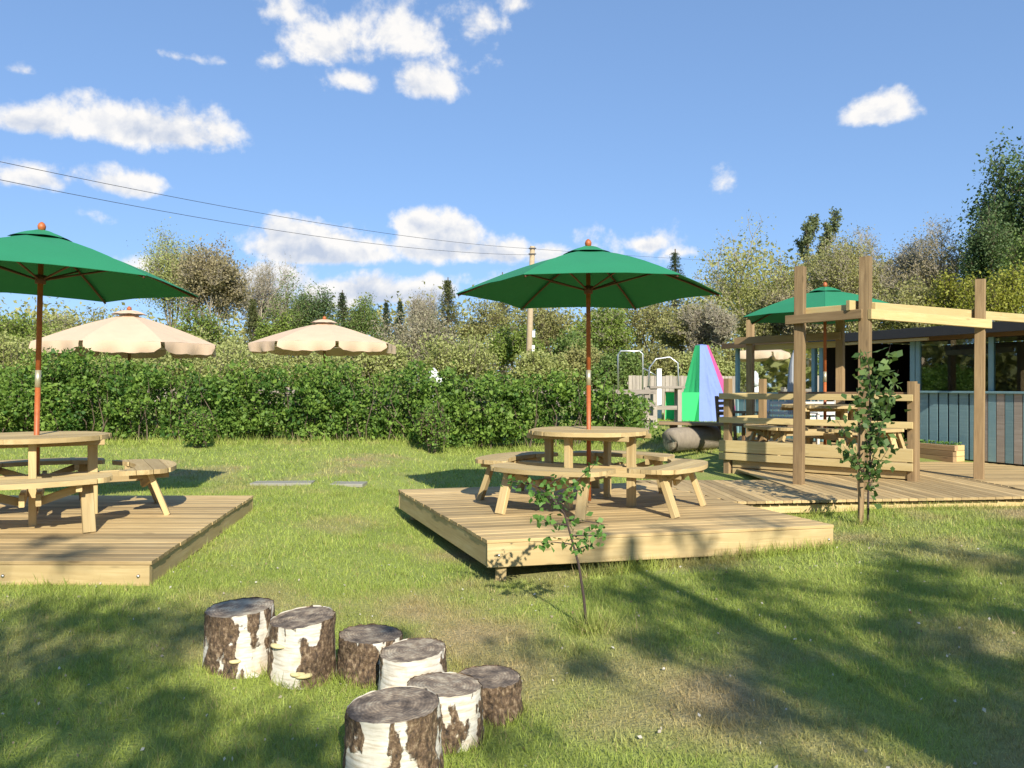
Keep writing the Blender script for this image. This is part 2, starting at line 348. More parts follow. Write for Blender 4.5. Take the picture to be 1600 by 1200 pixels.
lawn = obj('ground', np_mesh('ground', np.stack([gx, gy, gz], -1).reshape(-1, 3), gf, 'lawn', {'dry': ('POINT', dryness(gx, gy).ravel())}, True))
tag(lawn, 'short patchy lawn with dry straw coloured areas', kind='structure')

# ------------------------------------------------------------------ decks
DZ = .34
def lerp(a, b, t): return Vector(a) * (1 - t) + Vector(b) * t
def deck(name, fl, fr, bl, top, n, fas, label, bolts=(), legs=()):
    """parallelogram deck, boards run from left edge to right edge"""
    fl, fr, bl = (Vector((*p, 0)) for p in (fl, fr, bl)); side = bl - fl; org = fl.copy(); org.z = float(ground(*fl.xy)); dz = top - org.z
    root = empty(name, org); tag(root, label, 'deck', 'timber decks')
    u = (fr - fl); L = u.length; bw = side.length / n; q = 0
    sn = abs(u.normalized().cross(side.normalized()).z)
    for i in range(n):
        a = side * ((i + .5) / n); j = random.uniform(-.004, .004)
        stick('plank', a + Vector((0, 0, dz - .014 + random.uniform(-.0015, .0015))) - u * (.002 + j / L), a + u * (1.002 + j / L) + Vector((0, 0, dz - .014)), bw * sn - .009, .028, 'deck_wood', root, skew=u.normalized().dot(side.normalized()) / sn)
    zc = dz - .030 - fas / 2; un, sd = u.normalized(), side.normalized()
    inn = .024
    stick('fascia_board', Vector((0, 0, zc)) + sd * inn, u + Vector((0, 0, zc)) + sd * inn, .045, fas, 'pine', root)
    stick('fascia_board', side - sd * inn + Vector((0, 0, zc)), side + u - sd * inn + Vector((0, 0, zc)), .045, fas, 'pine', root)
    stick('fascia_board', sd * .05 + un * inn + Vector((0, 0, zc)), side - sd * .05 + un * inn + Vector((0, 0, zc)), .045, fas - .004, 'pine', root)
    stick('fascia_board', u + sd * .05 - un * inn + Vector((0, 0, zc)), u + side - sd * .05 - un * inn + Vector((0, 0, zc)), .045, fas - .004, 'pine', root)
    for k in range(1, 5):
        stick('joist', lerp((0, 0, 0), u, k / 5) + sd * .06 + Vector((0, 0, zc)), lerp((0, 0, 0), u, k / 5) + side - sd * .06 + Vector((0, 0, zc)), .045, fas - .01, 'brown_wood', root)
    for t, s_ in legs:
        p = u * t + side * s_; gzz = float(ground(*(p + fl).xy)) - org.z - .05
        stick('support_post', p + Vector((0, 0, gzz)), p + Vector((0, 0, zc - fas / 2 + .05)), .09, .09, 'pine', root)
    nrm = Vector((un.y, -un.x, 0))
    for t in bolts:
        p = u * t + Vector((0, 0, zc)) + sd * inn + nrm * .0225
        obj('bolt', tube_mesh('bolt', [p, p + nrm * .012], [.013, .009], 'steel', 8), root)
    return root
deckC = deck('timber_deck', (-.19, 6.06), (2.81, 6.72), (-1.33, 9.01), DZ, 24, .19, 'low pine deck under the middle round table, raised on a short post', (.03, .985), ((.045, .03), (.95, .03), (.05, .95), (.5, .5)))
deckL = deck('timber_deck', (-7.6, 5.36), (-2.51, 5.33), (-7.96, 8.55), DZ, 25, .145, 'low pine deck at the left edge carrying the left round table', (.985, .8), ((.03, .05), (.97, .06), (.97, .9)))
# terrace: lower boards run away from the viewer
ZT = .335
terr = empty('timber_terrace', (4.0, 8.4, .2)); tag(terr, 'long low timber terrace in front of the cabin on the right', 'deck', 'timber decks')
T0 = Vector((4.0, 8.4, .2))
x = 1.72; 
while x < 9.6:
    yf = 8.1 + (x - 2.33) * .115
    if x < 2.36: yf = max(yf, 6.76 + (2.81 - x) / 1.14 * 2.95 + .08)
    yb = 9.95 if x < 3.4 else (11.6 if x < 5.4 else 12.0)
    if x > 6.02: yb = 9.2
    if x < 6.02 or True:
        stick('plank', Vector((x, yf + random.uniform(-.008, .008), ZT - .014)) - T0, Vector((x - .1, yb, ZT - .014)) - T0, .094, .028, 'deck_wood', terr)
    x += .101
y = 9.27
while y < 13.2:
    x1 = 7.0 + (13.3 - y) * .463 - .06
    stick('plank', Vector((6.03 - (y - 9.2) * .05, y, ZT - .014)) - T0, Vector((min(x1, 9.6), y, ZT - .014)) - T0, .118, .028, 'deck_wood', terr); y += .124
stick('fascia_board', Vector((2.36, 8.20, ZT - .10)) - T0, Vector((9.6, 9.03, ZT - .10)) - T0, .045, .09, 'pine', terr)
stick('fascia_board', Vector((2.3, 8.24, .10)) - T0, Vector((9.6, 9.08, .17)) - T0, .045, .10, 'pine', terr)
# raised inner terrace + railing
Lp, Rp, Qp, L2 = Vector((3.2, 11.4, 0)), Vector((5.12, 9.84, 0)), Vector((6.55, 12.9, 0)), Vector((4.95, 16.6, 0))
rt = empty('raised_terrace', (4.2, 10.7, .25)); tag(rt, 'raised timber floor behind the slatted railing on the right', 'deck', 'timber decks'); T1 = rt.location.copy()
for i in range(27):
    a, b_ = lerp(Lp, L2, (i + .5) / 27), lerp(Rp, Qp, (i + .5) / 27)
    a.z = b_.z = .486; d = (b_ - a).normalized()
    stick('plank', a + d * .04 - T1, b_ - d * .04 - T1, .128, .028, 'deck_wood', rt)
e1 = (Rp - Lp).normalized(); nf = Vector((e1.y, -e1.x, 0))
for z, h, mt in ((.405, .10, 'pine'), (.275, .13, 'pine')):
    stick('riser_board', Lp + e1 * .08 + Vector((0, 0, z)) - T1, Rp - e1 * .06 + Vector((0, 0, z)) - T1, .04, h, mt, rt)
    stick('riser_board', Rp + Vector((0.02, .05, z)) - T1, Qp + Vector((0, 0, z)) - T1, .04, h, mt, rt)
rl = empty('timber_railing', (*Rp.xy, ZT)); tag(rl, 'horizontal slatted pine railing round the raised terrace', 'railing'); T2 = rl.location.copy()
e2 = Vector((.743, .669, 0))
posts = [(Lp, .1, 1.66), (Rp, ZT, 1.61), (Lp + e2 * .98, .1, 1.66), (Rp + Vector((.10, .13, 0)), ZT, 1.58)]
for p, z0, z1 in posts: stick('post', p + Vector((0, 0, z0)) - T2, p + Vector((0, 0, z1)) - T2, .095, .095, 'post_wood', rl, R(45 if p is not posts[0][0] else 40))
for z, h, mt in ((1.40, .085, 'pale_pine'), (1.05, .085, 'pale_pine'), (.665, .17, 'pale_pine'), (.515, .10, 'pale_pine')):
    a, b_ = Lp + nf * .075 - e1 * .10, Rp + nf * .075 + e1 * .02
    stick('rail', a + Vector((0, 0, z)) - T2, b_ + Vector((0, 0, z)) - T2, .042, h, mt, rl)
for z in (1.40, 1.05, .665):
    a, b_ = Lp + Vector((-.06, .04, z)), Lp + e2 * 1.05 + Vector((-.06, .04, z)); stick('rail', a - T2, b_ - T2, .042, .085, 'pale_pine', rl)
    a, b_ = Rp + Vector((.17, .1, z)), Qp + Vector((.12, -.5, z)); 
stick('hand_rail', Lp + e1 * .75 + nf * -.04 + Vector((0, 0, 1.455)) - T2, Rp + nf * -.04 + Vector((0, 0, 1.455)) - T2, .09, .03, 'brown_wood', rl)

# ------------------------------------------------------------------ pergola posts and beams
pg = empty('pergola', (4.09, 8.94, ZT)); tag(pg, 'unfinished pergola of tall brown posts joined by pale beams', 'pergola', 'pergola frames'); T3 = pg.location.copy()
A, B, C = Vector((3.56, 9.55, 0)), Vector((4.09, 8.94, 0)), Vector((6.13, 10.1, 0))
for p, zt, s_ in ((A, 3.03, .115), (B, 3.05, .122), (C, 2.95, .115)):
    stick('post', p + Vector((0, 0, ZT)) - T3, p + Vector((.02, 0, zt)) - T3, s_, s_, 'post_wood', pg, R(52))
dAB, dBC = (B - A).normalized(), (C - B).normalized(); nAB, nBC = Vector((dAB.y, -dAB.x, 0)), Vector((dBC.y, -dBC.x, 0))
def beam(a, b_, z0, z1, h, mt): stick('beam', a + Vector((0, 0, z0)) - T3, b_ + Vector((0, 0, z1)) - T3, .045, h, mt, pg)
beam(A + nAB * .088 - dAB * .12, B + nAB * .092 + dAB * .02, 2.37, 2.385, .11, 'post_wood')
beam(A - nAB * .088 - dAB * .02, B - nAB * .092 + dAB * .1, 2.47, 2.47, .10, 'pale_pine')
beam(B + nBC * .095 - dBC * .03, C + nBC * .09 + dBC * .1, 2.38, 2.36, .115, 'pale_pine')
beam(B - nBC * .095 - dBC * .16, C - nBC * .09 + dBC * 2.2, 2.49, 2.50, .115, 'pale_pine')
D, E = Vector((4.12, 13.3, 0)), Vector((5.12, 12.0, 0))
pg2 = empty('pergola', (*D.xy, .5)); tag(pg2, 'pair of brown posts and a cross beam behind the far green umbrella', 'pergola', 'pergola frames'); T3 = pg2.location.copy()
for p, zt in ((D, 2.69), (E, 2.57)): stick('post', p + Vector((0, 0, .5)) - T3, p + Vector((0, 0, zt)) - T3, .11, .11, 'post_wood', pg2, R(50))
dDE = (E - D).normalized(); nDE = Vector((dDE.y, -dDE.x, 0))
stick('beam', D + nDE * .085 - dDE * .25 + Vector((0, 0, 2.33)) - T3, E + nDE * .085 + dDE * .05 + Vector((0, 0, 2.33)) - T3, .045, .12, 'post_wood', pg2)
stick('beam', D - nDE * .085 - dDE * .05 + Vector((0, 0, 2.21)) - T3, E - nDE * .085 - dDE * .1 + Vector((0, 0, 2.21)) - T3, .045, .10, 'pale_pine', pg2)

# ------------------------------------------------------------------ round picnic tables
def prism(name, poly, z0, z1, mat, parent):
    n = len(poly); v = [(x, y, z0) for x, y in poly] + [(x, y, z1) for x, y in poly]
    f = [tuple(range(n - 1, -1, -1)), tuple(range(n, 2 * n))] + [(i, (i + 1) % n, n + (i + 1) % n, n + i) for i in range(n)]
    return obj(name, pyd(name, v, f, mat), parent)
def picnic_table(loc, rz, label):
    t = empty('picnic_table', loc, rz); tag(t, label, 'picnic table', 'round picnic tables')
    r = .63; ws = .14; k = -r; n = 9; ws = 2 * r / n; ca = R(18)
    for i in range(n):
        a, b_ = -r + i * ws + .003, -r + (i + 1) * ws - .003
        us = np.linspace(-r, r, 41); pts_t, pts_b = [], []
        for u in us:
            h = math.sqrt(max(0, r * r - u * u)); lo, hi = max(a, -h), min(b_, h)
            if hi - lo > .002: pts_b.append((u, lo)); pts_t.append((u, hi))
        o = prism('plank', pts_b + pts_t[::-1], .72, .762 + random.uniform(-.0015, .0015), 'pine', t); o.rotation_euler = (0, 0, ca)
    for s_ in (-.3, .3):
        o = stick('batten', (-.56, s_, .695), (.56, s_, .695), .045, .05, 'pine', t)
    for q in range(4):
        a = q * math.pi / 2 - math.pi / 2; c, s_ = math.cos(a), math.sin(a)
        stick('leg', (.47 * c, .47 * s_, 0), (.47 * c, .47 * s_, .72), .06, .085, 'pine', t, roll=a)
    for s_ in (-1, 1):
        stick('cross_beam', (-1.0, s_ * .058, .345), (1.0, s_ * .058, .345), .04, .10, 'pine', t)
        stick('cross_beam', (s_ * .058, -1.0, .285 - .0), (s_ * .058, 1.0, .285), .04, .10, 'pine', t)
    ri, ro, hw = .84, 1.20, .60
    for q in range(4):
        a = q * math.pi / 2 - math.pi / 2
        bn = empty('bench', (0, 0, 0), a + math.pi / 2, t)          # local -Y is outward
        vs = [(.66, .80), (.805, .945), (.95, 1.08), (1.085, 1.20)]
        for va, vb in vs:
            us = np.linspace(-hw, hw, 49); cur = []
            def flush(cur):
                if len(cur) > 3: prism('slat', [(u, -l) for u, l, h in cur][::-1] + [(u, -h) for u, l, h in cur], .405, .447, 'pine', bn)
            for u in us:
                e = max(0, (abs(u) - (hw - .12)) / .12); rnd = .13 * (1 - math.sqrt(max(0, 1 - e * e)))
                lo = max(va, math.sqrt(ri * ri - u * u) + rnd * .8); hi = min(vb, math.sqrt(ro * ro - u * u) - rnd)
                if hi - lo > .012: cur.append((u, lo, hi))
                else: flush(cur); cur = []
            flush(cur)
        for s_ in (-1, 1):
            stick('leg', (s_ * .42, -1.08, 0), (s_ * .40, -.93, .405), .05, .095, 'pine', bn, R(90))
            stick('support', (s_ * .345, -.76, .375), (s_ * .345, -1.10, .375), .045, .06, 'pine', bn)
            stick('brace', (s_ * .08, -.92, .33), (s_ * .36, -.97, .385), .04, .06, 'pine', bn) if False else stick('brace', (s_ * .06, -.90, .26), (s_ * .375, -.97, .375), .035, .065, 'pine', bn)
    return t
tC = picnic_table((.80, 8.0, DZ), R(-31), 'round pine picnic table with curved benches on the middle deck')
tL = picnic_table((-4.40, 7.09, DZ), R(30), 'round pine picnic table with curved benches on the left deck, cut by the picture edge')
tR = picnic_table((4.8, 11.8, .50), R(12), 'round pine picnic table behind the railing of the raised terrace')

# ------------------------------------------------------------------ parasols
def canopy_mesh(name, ns, Rr, zr, za, mat, rot0, r0=.0, sub=6, bulge=.042, hem=.0):
    v, f = [], []; nt = 12; N = ns * sub
    for i in range(nt + 1):
        t = r0 / Rr + (1 - r0 / Rr) * i / nt
        for k in range(N):
            s_, fr_ = divmod(k, sub); fr_ /= sub; a0, a1 = rot0 + s_ * 2 * math.pi / ns, rot0 + (s_ + 1) * 2 * math.pi / ns
            x = (math.cos(a0) * (1 - fr_) + math.cos(a1) * fr_) * Rr * t; y = (math.sin(a0) * (1 - fr_) + math.sin(a1) * fr_) * Rr * t
            sag = 4 * fr_ * (1 - fr_); x *= 1 - .025 * sag * t ** 3; y *= 1 - .025 * sag * t ** 3
            z = za - (za - zr) * t + bulge * math.sin(math.pi * t) + .018 * sag * t * t - .012 * sag * math.sin(math.pi * t)
            z += .012 * t * noise.fractal(Vector((x * 2.6, y * 2.6, Rr)), .9, 2.0, 3) * sag
            v.append((x, y, z))
    for i in range(nt):
        for k in range(N): f.append((i * N + k, i * N + (k + 1) % N, (i + 1) * N + (k + 1) % N, (i + 1) * N + k))
    return pyd(name, v, f, mat, False)
def green_parasol(loc, rz, zr, za, Rr, label, foot, lean=0.0, tilt=0.0):
    t = empty('parasol', loc); t.rotation_euler = (R(tilt), R(lean), 0); tag(t, label, 'parasol', 'green parasols')
    c = obj('canopy', canopy_mesh('canopy', 6, Rr, zr, za, 'green_cloth', rz), t)
    for p in c.data.polygons: p.use_smooth = True
    mod = c.modifiers.new('thick', 'SOLIDIFY'); mod.thickness = .004
    es = c.modifiers.new('es', 'EDGE_SPLIT'); es.split_angle = R(9)
    cap = obj('vent_cap', canopy_mesh('vent_cap', 6, .27, za - .05, za + .045, 'green_cloth', rz, bulge=.015), t)
    for k in range(6):
        a = rz + k * math.pi / 3; cs, sn = math.cos(a), math.sin(a)
        rb = obj('rib', tube_mesh('rib', [(cs * rr_ * Rr, sn * rr_ * Rr, za - (za - zr) * rr_ + .042 * math.sin(math.pi * rr_) - .022) for rr_ in (.03, .25, .5, .75, .985)], .011, 'rib_wood', 6), t)
        obj('seam', tube_mesh('seam', [(cs * rr_ * Rr, sn * rr_ * Rr, za - (za - zr) * rr_ + .042 * math.sin(math.pi * rr_) + .002) for rr_ in (.2, .35, .5, .65, .8, 1.0)], .0045, 'green_cloth', 5), t)
        sz = za - .42
        obj('strut', tube_mesh('strut', [(cs * .035, sn * .035, sz), (cs * Rr * .52, sn * Rr * .52, za - (za - zr) * .52 + .042 - .03)], .010, 'rib_wood', 6), t)
    obj('hub', tube_mesh('hub', [(0, 0, za - .46), (0, 0, za - .38)], [.045, .05], 'rib_wood', 12), t)
    obj('top_hub', tube_mesh('top_hub', [(0, 0, za - .10), (0, 0, za - .02)], [.05, .04], 'orange_wood', 12), t)
    js = za - 1.40
    obj('pole', tube_mesh('pole', [(0, 0, foot), (0, 0, js)], .0235, 'orange_wood', 14), t)
    obj('pole', tube_mesh('pole', [(0, 0, js + .12), (0, 0, za + .02)], .0235, 'orange_wood', 14), t)
    obj('collar', tube_mesh('collar', [(0, 0, js - .02), (0, 0, js + .14)], .0255, 'brass', 14), t)
    obj('finial', tube_mesh('finial', [(0, 0, za + .03), (0, 0, za + .05), (0, 0, za + .075), (0, 0, za + .10), (0, 0, za + .115)], [.018, .032, .036, .026, .008], 'orange_wood', 12), t)
    return t
green_parasol((.80, 8.0, DZ), 0, 2.175, 2.64, 1.39, 'open green parasol standing through the middle round table', .02, 0, -1.6)
green_parasol((-4.40, 7.09, DZ), R(-25), 2.16, 2.62, 1.39, 'open green parasol at the left edge, standing through the left table', .02, .8, -1)
green_parasol((4.8, 11.8, .5), R(8), 2.09, 2.53, 1.32, 'open green parasol behind the pergola posts on the raised terrace', .02)
def beige_parasol(loc, rot0, zr, za, Rr, label):
    t = empty('parasol', loc); tag(t, label, 'parasol', 'beige parasols')
    c = obj('canopy', canopy_mesh('canopy', 8, Rr, zr, za, 'beige_cloth', rot0, bulge=.05), t)
    obj('vent_cap', canopy_mesh('vent_cap', 8, .42, za - .03, za + .09, 'beige_cloth', rot0, bulge=.03), t)
    for k in range(8):
        a0, a1 = rot0 + k * math.pi / 4, rot0 + (k + 1) * math.pi / 4; v, f = [], []; n = 12
        for i in range(n + 1):
            fr_ = .03 + .94 * i / n; sg = 4 * fr_ * (1 - fr_)
            x = (math.cos(a0) * (1 - fr_) + math.cos(a1) * fr_) * Rr * (1 - .02 * sg); y = (math.sin(a0) * (1 - fr_) + math.sin(a1) * fr_) * Rr * (1 - .02 * sg)
            dr = .25 * (1 - (abs(2 * fr_ - 1)) ** 7 * .75) + .012 * math.sin(fr_ * 23 + k)
            w_ = .03 * math.sin(fr_ * 14 + k * 2)
            v += [(x, y, zr + .016 * sg), (x * (1.005 + w_ * .3), y * (1.005 + w_ * .3), zr - dr * .5), (x * (.99 + w_), y * (.99 + w_), zr - dr)]
        for i in range(n):
            for j in range(2): f.append((3 * i + j, 3 * i + j + 1, 3 * i + 4 + j, 3 * i + 3 + j))
        obj('valance', pyd('valance', v, f, 'beige_cloth', True), t)
        cs, sn = math.cos(a0), math.sin(a0)
        obj('rib', tube_mesh('rib', [(cs * .06, sn * .06, za - .06), (cs * Rr * .98, sn * Rr * .98, zr - .02)], .016, 'post_wood', 5), t)
        obj('strut', tube_mesh('strut', [(cs * .05, sn * .05, za - .8), (cs * Rr * .55, sn * Rr * .55, za - (za - zr) * .55 - .02)], .014, 'post_wood', 5), t)
    obj('pole', tube_mesh('pole', [(0, 0, 0), (0, 0, za + .05)], .04, 'post_wood', 12), t)
    obj('finial', tube_mesh('finial', [(0, 0, za + .08), (0, 0, za + .13), (0, 0, za + .18)], [.05, .06, .02], 'orange_wood', 8), t)
    return t
def gnd(x, y): return float(ground(x, y))
for px, Y, y_ap, y_rim, rot0, lab in ((202, 18.8, 487, 541, R(-90), 'large beige parasol with a scalloped valance behind the left part of the hedge'), (507, 22.4, 501, 540, R(-90 + 22.5), 'large beige parasol with a scalloped valance behind the middle of the hedge')):
    X = (px - 800) / 1202 * Y; g0 = gnd(X, Y); beige_parasol((X, Y, g0), rot0, pix(px, y_rim, Y).z - g0 + .02, pix(px, y_ap, Y).z - g0 - .05, 2.13, lab)
# folded grey parasol beside the cabin door
t = empty('parasol', (5.22, 14.25, .5)); t.scale = (.75, .75, .95); tag(t, 'folded grey parasol hanging by the glass screen', 'parasol')
v, f = [], []
for i, (z, r_) in enumerate(((.55, .10), (.7, .13), (1.0, .12), (1.5, .09), (1.75, .03))):
    for k in range(20): a = k * math.pi / 10; q = r_ * (1 + .3 * (k % 2)); v.append((math.cos(a) * q, math.sin(a) * q, z))
for i in range(4):
    for k in range(20): f.append((i * 20 + k, i * 20 + (k + 1) % 20, i * 20 + 20 + (k + 1) % 20, i * 20 + 20 + k))
obj('canopy', pyd('canopy', v, f, 'grey_cloth', True), t); obj('pole', tube_mesh('pole', [(0, 0, 0), (0, 0, 1.8)], .02, 'steel', 8), t)

# ------------------------------------------------------------------ cabin
P1 = Vector((7.0, 13.3, 0)); f1 = Vector((.42, -.907, 0)).normalized(); nin = Vector((-f1.y, f1.x, 0))
cb = empty('cafe_cabin', (*P1.xy, ZT)); tag(cb, 'low flat roofed cabin with blue-green boards and big windows behind the terrace', 'cabin'); T4 = cb.location.copy()
def FP(s_, d, z): return P1 + f1 * s_ + nin * d + Vector((0, 0, z)) - T4
def panel(name, s0, s1, z0, z1, d, th, mat, parent=cb): return stick(name, FP(s0, d, (z0 + z1) / 2), FP(s1, d, (z0 + z1) / 2), th, z1 - z0, mat, parent)
ZC = 2.44
s_ = .09; i = 0
while s_ < 3.6:                                   # board and gap cladding
    past = s_ > 1.02
    wd = .148 if not past else .12
    panel('cladding_board', s_, s_ + wd, .36, 1.43, -.03 if not past else -.045, .022, 'blue_board' if not past or i % 2 else 'grey_wood'); s_ += wd + (.03 if not past else .014); i += 1
panel('wall_panel', 0, 3.7, .30, 1.43, .03, .04, 'roof_felt')
panel('window_sill', -.02, 3.7, 1.43, 1.465, -.03, .12, 'blue_paint')
for s0 in (0.0, 1.28, 2.6): panel('window_frame', s0, s0 + .07, 1.465, ZC - .12, 0, .07, 'blue_paint')
for a0, a1 in ((.07, 1.28), (1.35, 2.6)): panel('window_pane', a0, a1, 1.465, ZC - .13, .0, .008, 'glass')
panel('lintel', -2.1, 3.7, ZC - .12, ZC - .02, .0, .06, 'brown_wood')
for s0 in (-2.12, -.1): panel('door_post', s0, s0 + .09, ZT, ZC - .12, 0, .09, 'blue_paint')
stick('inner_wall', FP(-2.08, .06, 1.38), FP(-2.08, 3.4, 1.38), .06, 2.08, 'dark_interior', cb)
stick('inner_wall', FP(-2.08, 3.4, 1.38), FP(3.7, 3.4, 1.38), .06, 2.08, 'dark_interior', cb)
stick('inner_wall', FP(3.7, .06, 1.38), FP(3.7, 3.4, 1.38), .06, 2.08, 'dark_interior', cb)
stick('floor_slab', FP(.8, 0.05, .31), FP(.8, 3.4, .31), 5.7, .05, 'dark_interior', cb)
rf = stick('roof', FP(.75, -.28, ZC + .03), FP(.75, 3.5, ZC + .03), 5.9, .07, 'roof_felt', cb)
stick('roof', FP(-3.45, -.28, ZC + .02), FP(-3.45, .9, ZC + .02), 2.46, .05, 'roof_felt', cb)
panel('roof_edge', -4.7, -2.15, ZC - .06, ZC + .06, -.30, .03, 'brown_wood'); panel('roof_edge', -2.14, 3.7, ZC - .07, ZC + .09, -.30, .03, 'roof_felt')
panel('roof_batten', -2.0, .4, ZC - .13, ZC - .08, -.25, .04, 'pale_pine')
for s0 in (-4.55, -2.32): panel('screen_post', s0, s0 + .08, ZT, ZC - .05, 0, .08, 'blue_paint')
panel('screen_pane', -4.47, -2.32, 1.40, ZC - .10, 0, .008, 'glass'); panel('screen_rail', -4.47, -2.32, 1.36, 1.41, 0, .07, 'blue_paint')
s_ = -4.46
while s_ < -2.4: panel('cladding_board', s_, s_ + .145, .36, 1.35, 0, .022, 'blue_board'); s_ += .175
# planter of stacked sleepers
pl = empty('planter', (6.72, 12.55, ZT)); tag(pl, 'long low planter of stacked sleepers against the blue-green boards', 'planter'); T5 = pl.location.copy()
pd = f1; pa = Vector((6.62, 13.1, 0)); pb = Vector((7.03, 12.22, 0)); pn = nin
for i in range(3):
    z = ZT + .045 + i * .09; sh = -.0 if i < 2 else .03
    stick('sleeper', pa + Vector((0, 0, z)) - T5, pb + pd * sh + Vector((0, 0, z)) - T5, .08, .086, 'sleeper', pl)
    stick('sleeper', pb + pn * .045 - pd * .04 + Vector((0, 0, z)) - T5, pb + pn * .24 - pd * .04 + Vector((0, 0, z)) - T5, .08, .086, 'pale_pine', pl)
stick('soil', pa + pn * .14 + Vector((0, 0, ZT + .18)) - T5, pb + pn * .14 - pd * .1 + Vector((0, 0, ZT + .18)) - T5, .19, .08, 'soil', pl)
cen = [(lerp(pa, pb, random.random()) + pn * random.uniform(.06, .2) + Vector((0, 0, ZT + .24 + random.random() * .07)) - T5) for _ in range(260)]
obj('seedlings', leaf_mesh('seedlings', cen, .045, 'leaf_sapling'), pl)
# white slatted seats and low chair on the raised terrace
def slat_chair(loc, rz, mat, label, w_=.6):
    c = empty('garden_chair', loc, rz); tag(c, label, 'chair', 'chairs on the raised terrace')
    for s_ in (-1, 1):
        stick('leg', (s_ * w_ / 2, -.25, 0), (s_ * w_ / 2, -.25, .55), .05, .05, mat, c); stick('leg', (s_ * w_ / 2, .25, 0), (s_ * w_ / 2, .33, .86), .05, .05, mat, c)
        stick('arm', (s_ * w_ / 2, -.3, .565), (s_ * w_ / 2, .3, .565), .07, .025, mat, c)
    for i in range(5): stick('seat_slat', (-w_ / 2 + .03, -.23 + i * .11, .36), (w_ / 2 - .03, -.23 + i * .11, .36), .085, .022, mat, c)
    for i in range(5): stick('back_slat', (-w_ / 2 + .03, .275 + i * .012, .44 + i * .095), (w_ / 2 - .03, .275 + i * .012, .44 + i * .095), .022, .06, mat, c)
    return c
slat_chair((5.02, 14.3, .5), R(-30), 'white_wood', 'white slatted wooden chair furthest left behind the railing', .62)
slat_chair((5.75, 14.0, .5), R(15), 'white_wood', 'white slatted wooden chair beside the blue-green glass screen post', .8)
slat_chair((4.2, 14.2, .5), R(40), 'brown_wood', 'brown wooden chair low behind the railing corner post', .5)

# ------------------------------------------------------------------ birch stumps
def stump(x, y, r, h, seed, label, tilt=0.0, dark=.5, fungi=0):
    z0 = gnd(x, y) - .03; t = empty('log_stump', (x, y, z0)); tag(t, label, 'stump', 'birch stumps')
    h += .03; N, Mv = 96, 36; v, tint = [], []; sd = seed * 13.7
    def rad(a, tz):
        return r * (1 + .06 * noise.noise((math.cos(a) * .9 + sd, math.sin(a) * .9, 1.0)) + .03 * math.cos(2 * a + seed)) * (1.05 - .07 * tz + .06 * (1 - tz) ** 4)
    for j in range(Mv + 1):
        tz = j / Mv
        for k in range(N):
            a = k * 2 * math.pi / N; rd = rad(a, tz)
            q = Vector((math.cos(a) * 2.0 + sd, math.sin(a) * 2.0, tz * 1.3))
            m_ = noise.fractal(q * 1.15, .9, 2.1, 4) * .62 + noise.noise((math.cos(a) * .7 - sd, math.sin(a) * .7, tz * .35)) * .8 + (dark - .48) * 1.1
            m_ = 1 / (1 + math.exp(-m_ * 7)); tint.append(m_)
            rid = noise.fractal(Vector((math.cos(a) * 9 + sd, math.sin(a) * 9, tz * 3.2)), .8, 2.2, 4)
            rd += m_ * (.004 + .011 * rid) + .0025 * noise.noise((a * 2, tz * 12, sd))
            ztop = h + tilt * math.cos(a - .4) * r
            v.append((rd * math.cos(a), rd * math.sin(a), ztop * tz + (.006 * noise.noise((a * 5, sd, 3)) if j == Mv else 0)))
    fcs = [(j * N + k, j * N + (k + 1) % N, (j + 1) * N + (k + 1) % N, (j + 1) * N + k) for j in range(Mv) for k in range(N)]
    obj('bark', np_mesh('bark', v, fcs, 'birch_bark', {'tint': ('POINT', tint)}, True), t)
    cv, cf = [], []; K = 9
    for j in range(K + 1):
        for k in range(N):
            a = k * 2 * math.pi / N; q = Vector(v[Mv * N + k]); fr_ = 1 - j / K * .985
            z = (h + tilt * math.cos(a - .4) * r * fr_) - .004 + .005 * noise.fractal(Vector((q.x * fr_ * 14, q.y * fr_ * 14, sd)), .8, 2, 3) * (1 if j else .3)
            cv.append((q.x * fr_ * .995, q.y * fr_ * .995, z))
    cf = [(j * N + k, j * N + (k + 1) % N, (j + 1) * N + (k + 1) % N, (j + 1) * N + k) for j in range(K) for k in range(N)] 
    me = pyd('cut_face', cv, cf + [tuple(range(K * N, K * N + N))], 'cut_wood', True); obj('cut_face', me, t)
    for i in range(fungi):
        a = R(random.uniform(-130, -20)); tz = random.uniform(.25, .85); rd = rad(a, tz); fr_ = random.uniform(.02, .04)
        fv = [(0, 0, .012), (0, 0, -.008)]; nn_ = 12
        for ring, (sc_, zz) in enumerate(((1, .0), (.92, .007), (.9, -.006))):
            for k in range(nn_ + 1): b_ = math.pi * k / nn_ - math.pi / 2; fv.append((math.cos(b_) * fr_ * 1.0 * sc_, math.sin(b_) * fr_ * 1.4 * sc_, zz))
        n1_ = nn_ + 1; ff = []
        for k in range(nn_): ff += [(0, 2 + n1_ + k, 2 + n1_ + k + 1), (2 + n1_ + k, 2 + k, 2 + k + 1, 2 + n1_ + k + 1), (2 + k, 2 + 2 * n1_ + k, 2 + 2 * n1_ + k + 1, 2 + k + 1), (1, 2 + 2 * n1_ + k + 1, 2 + 2 * n1_ + k)]
        obj('bracket_fungus', pyd('bracket_fungus', fv, ff, 'fungus', True), t, (math.cos(a) * (rd - .004), math.sin(a) * (rd - .004), tz * h), (0, 0, a))
    return t
stump(-1.485, 4.2, .178, .31, 1, 'leftmost birch stump, with a broad rough brown bark patch', .06, .55, 1)
stump(-1.125, 4.14, .175, .315, 2, 'white birch stump with yellow bracket fungi, second from the left', .10, .40, 4)
stump(-.766, 4.17, .172, .22, 3, 'short brown-barked birch stump, third from the left', -.05, .78)
stump(-.50, 3.88, .165, .235, 4, 'short white birch stump in the middle with a part pale top', .06, .36)
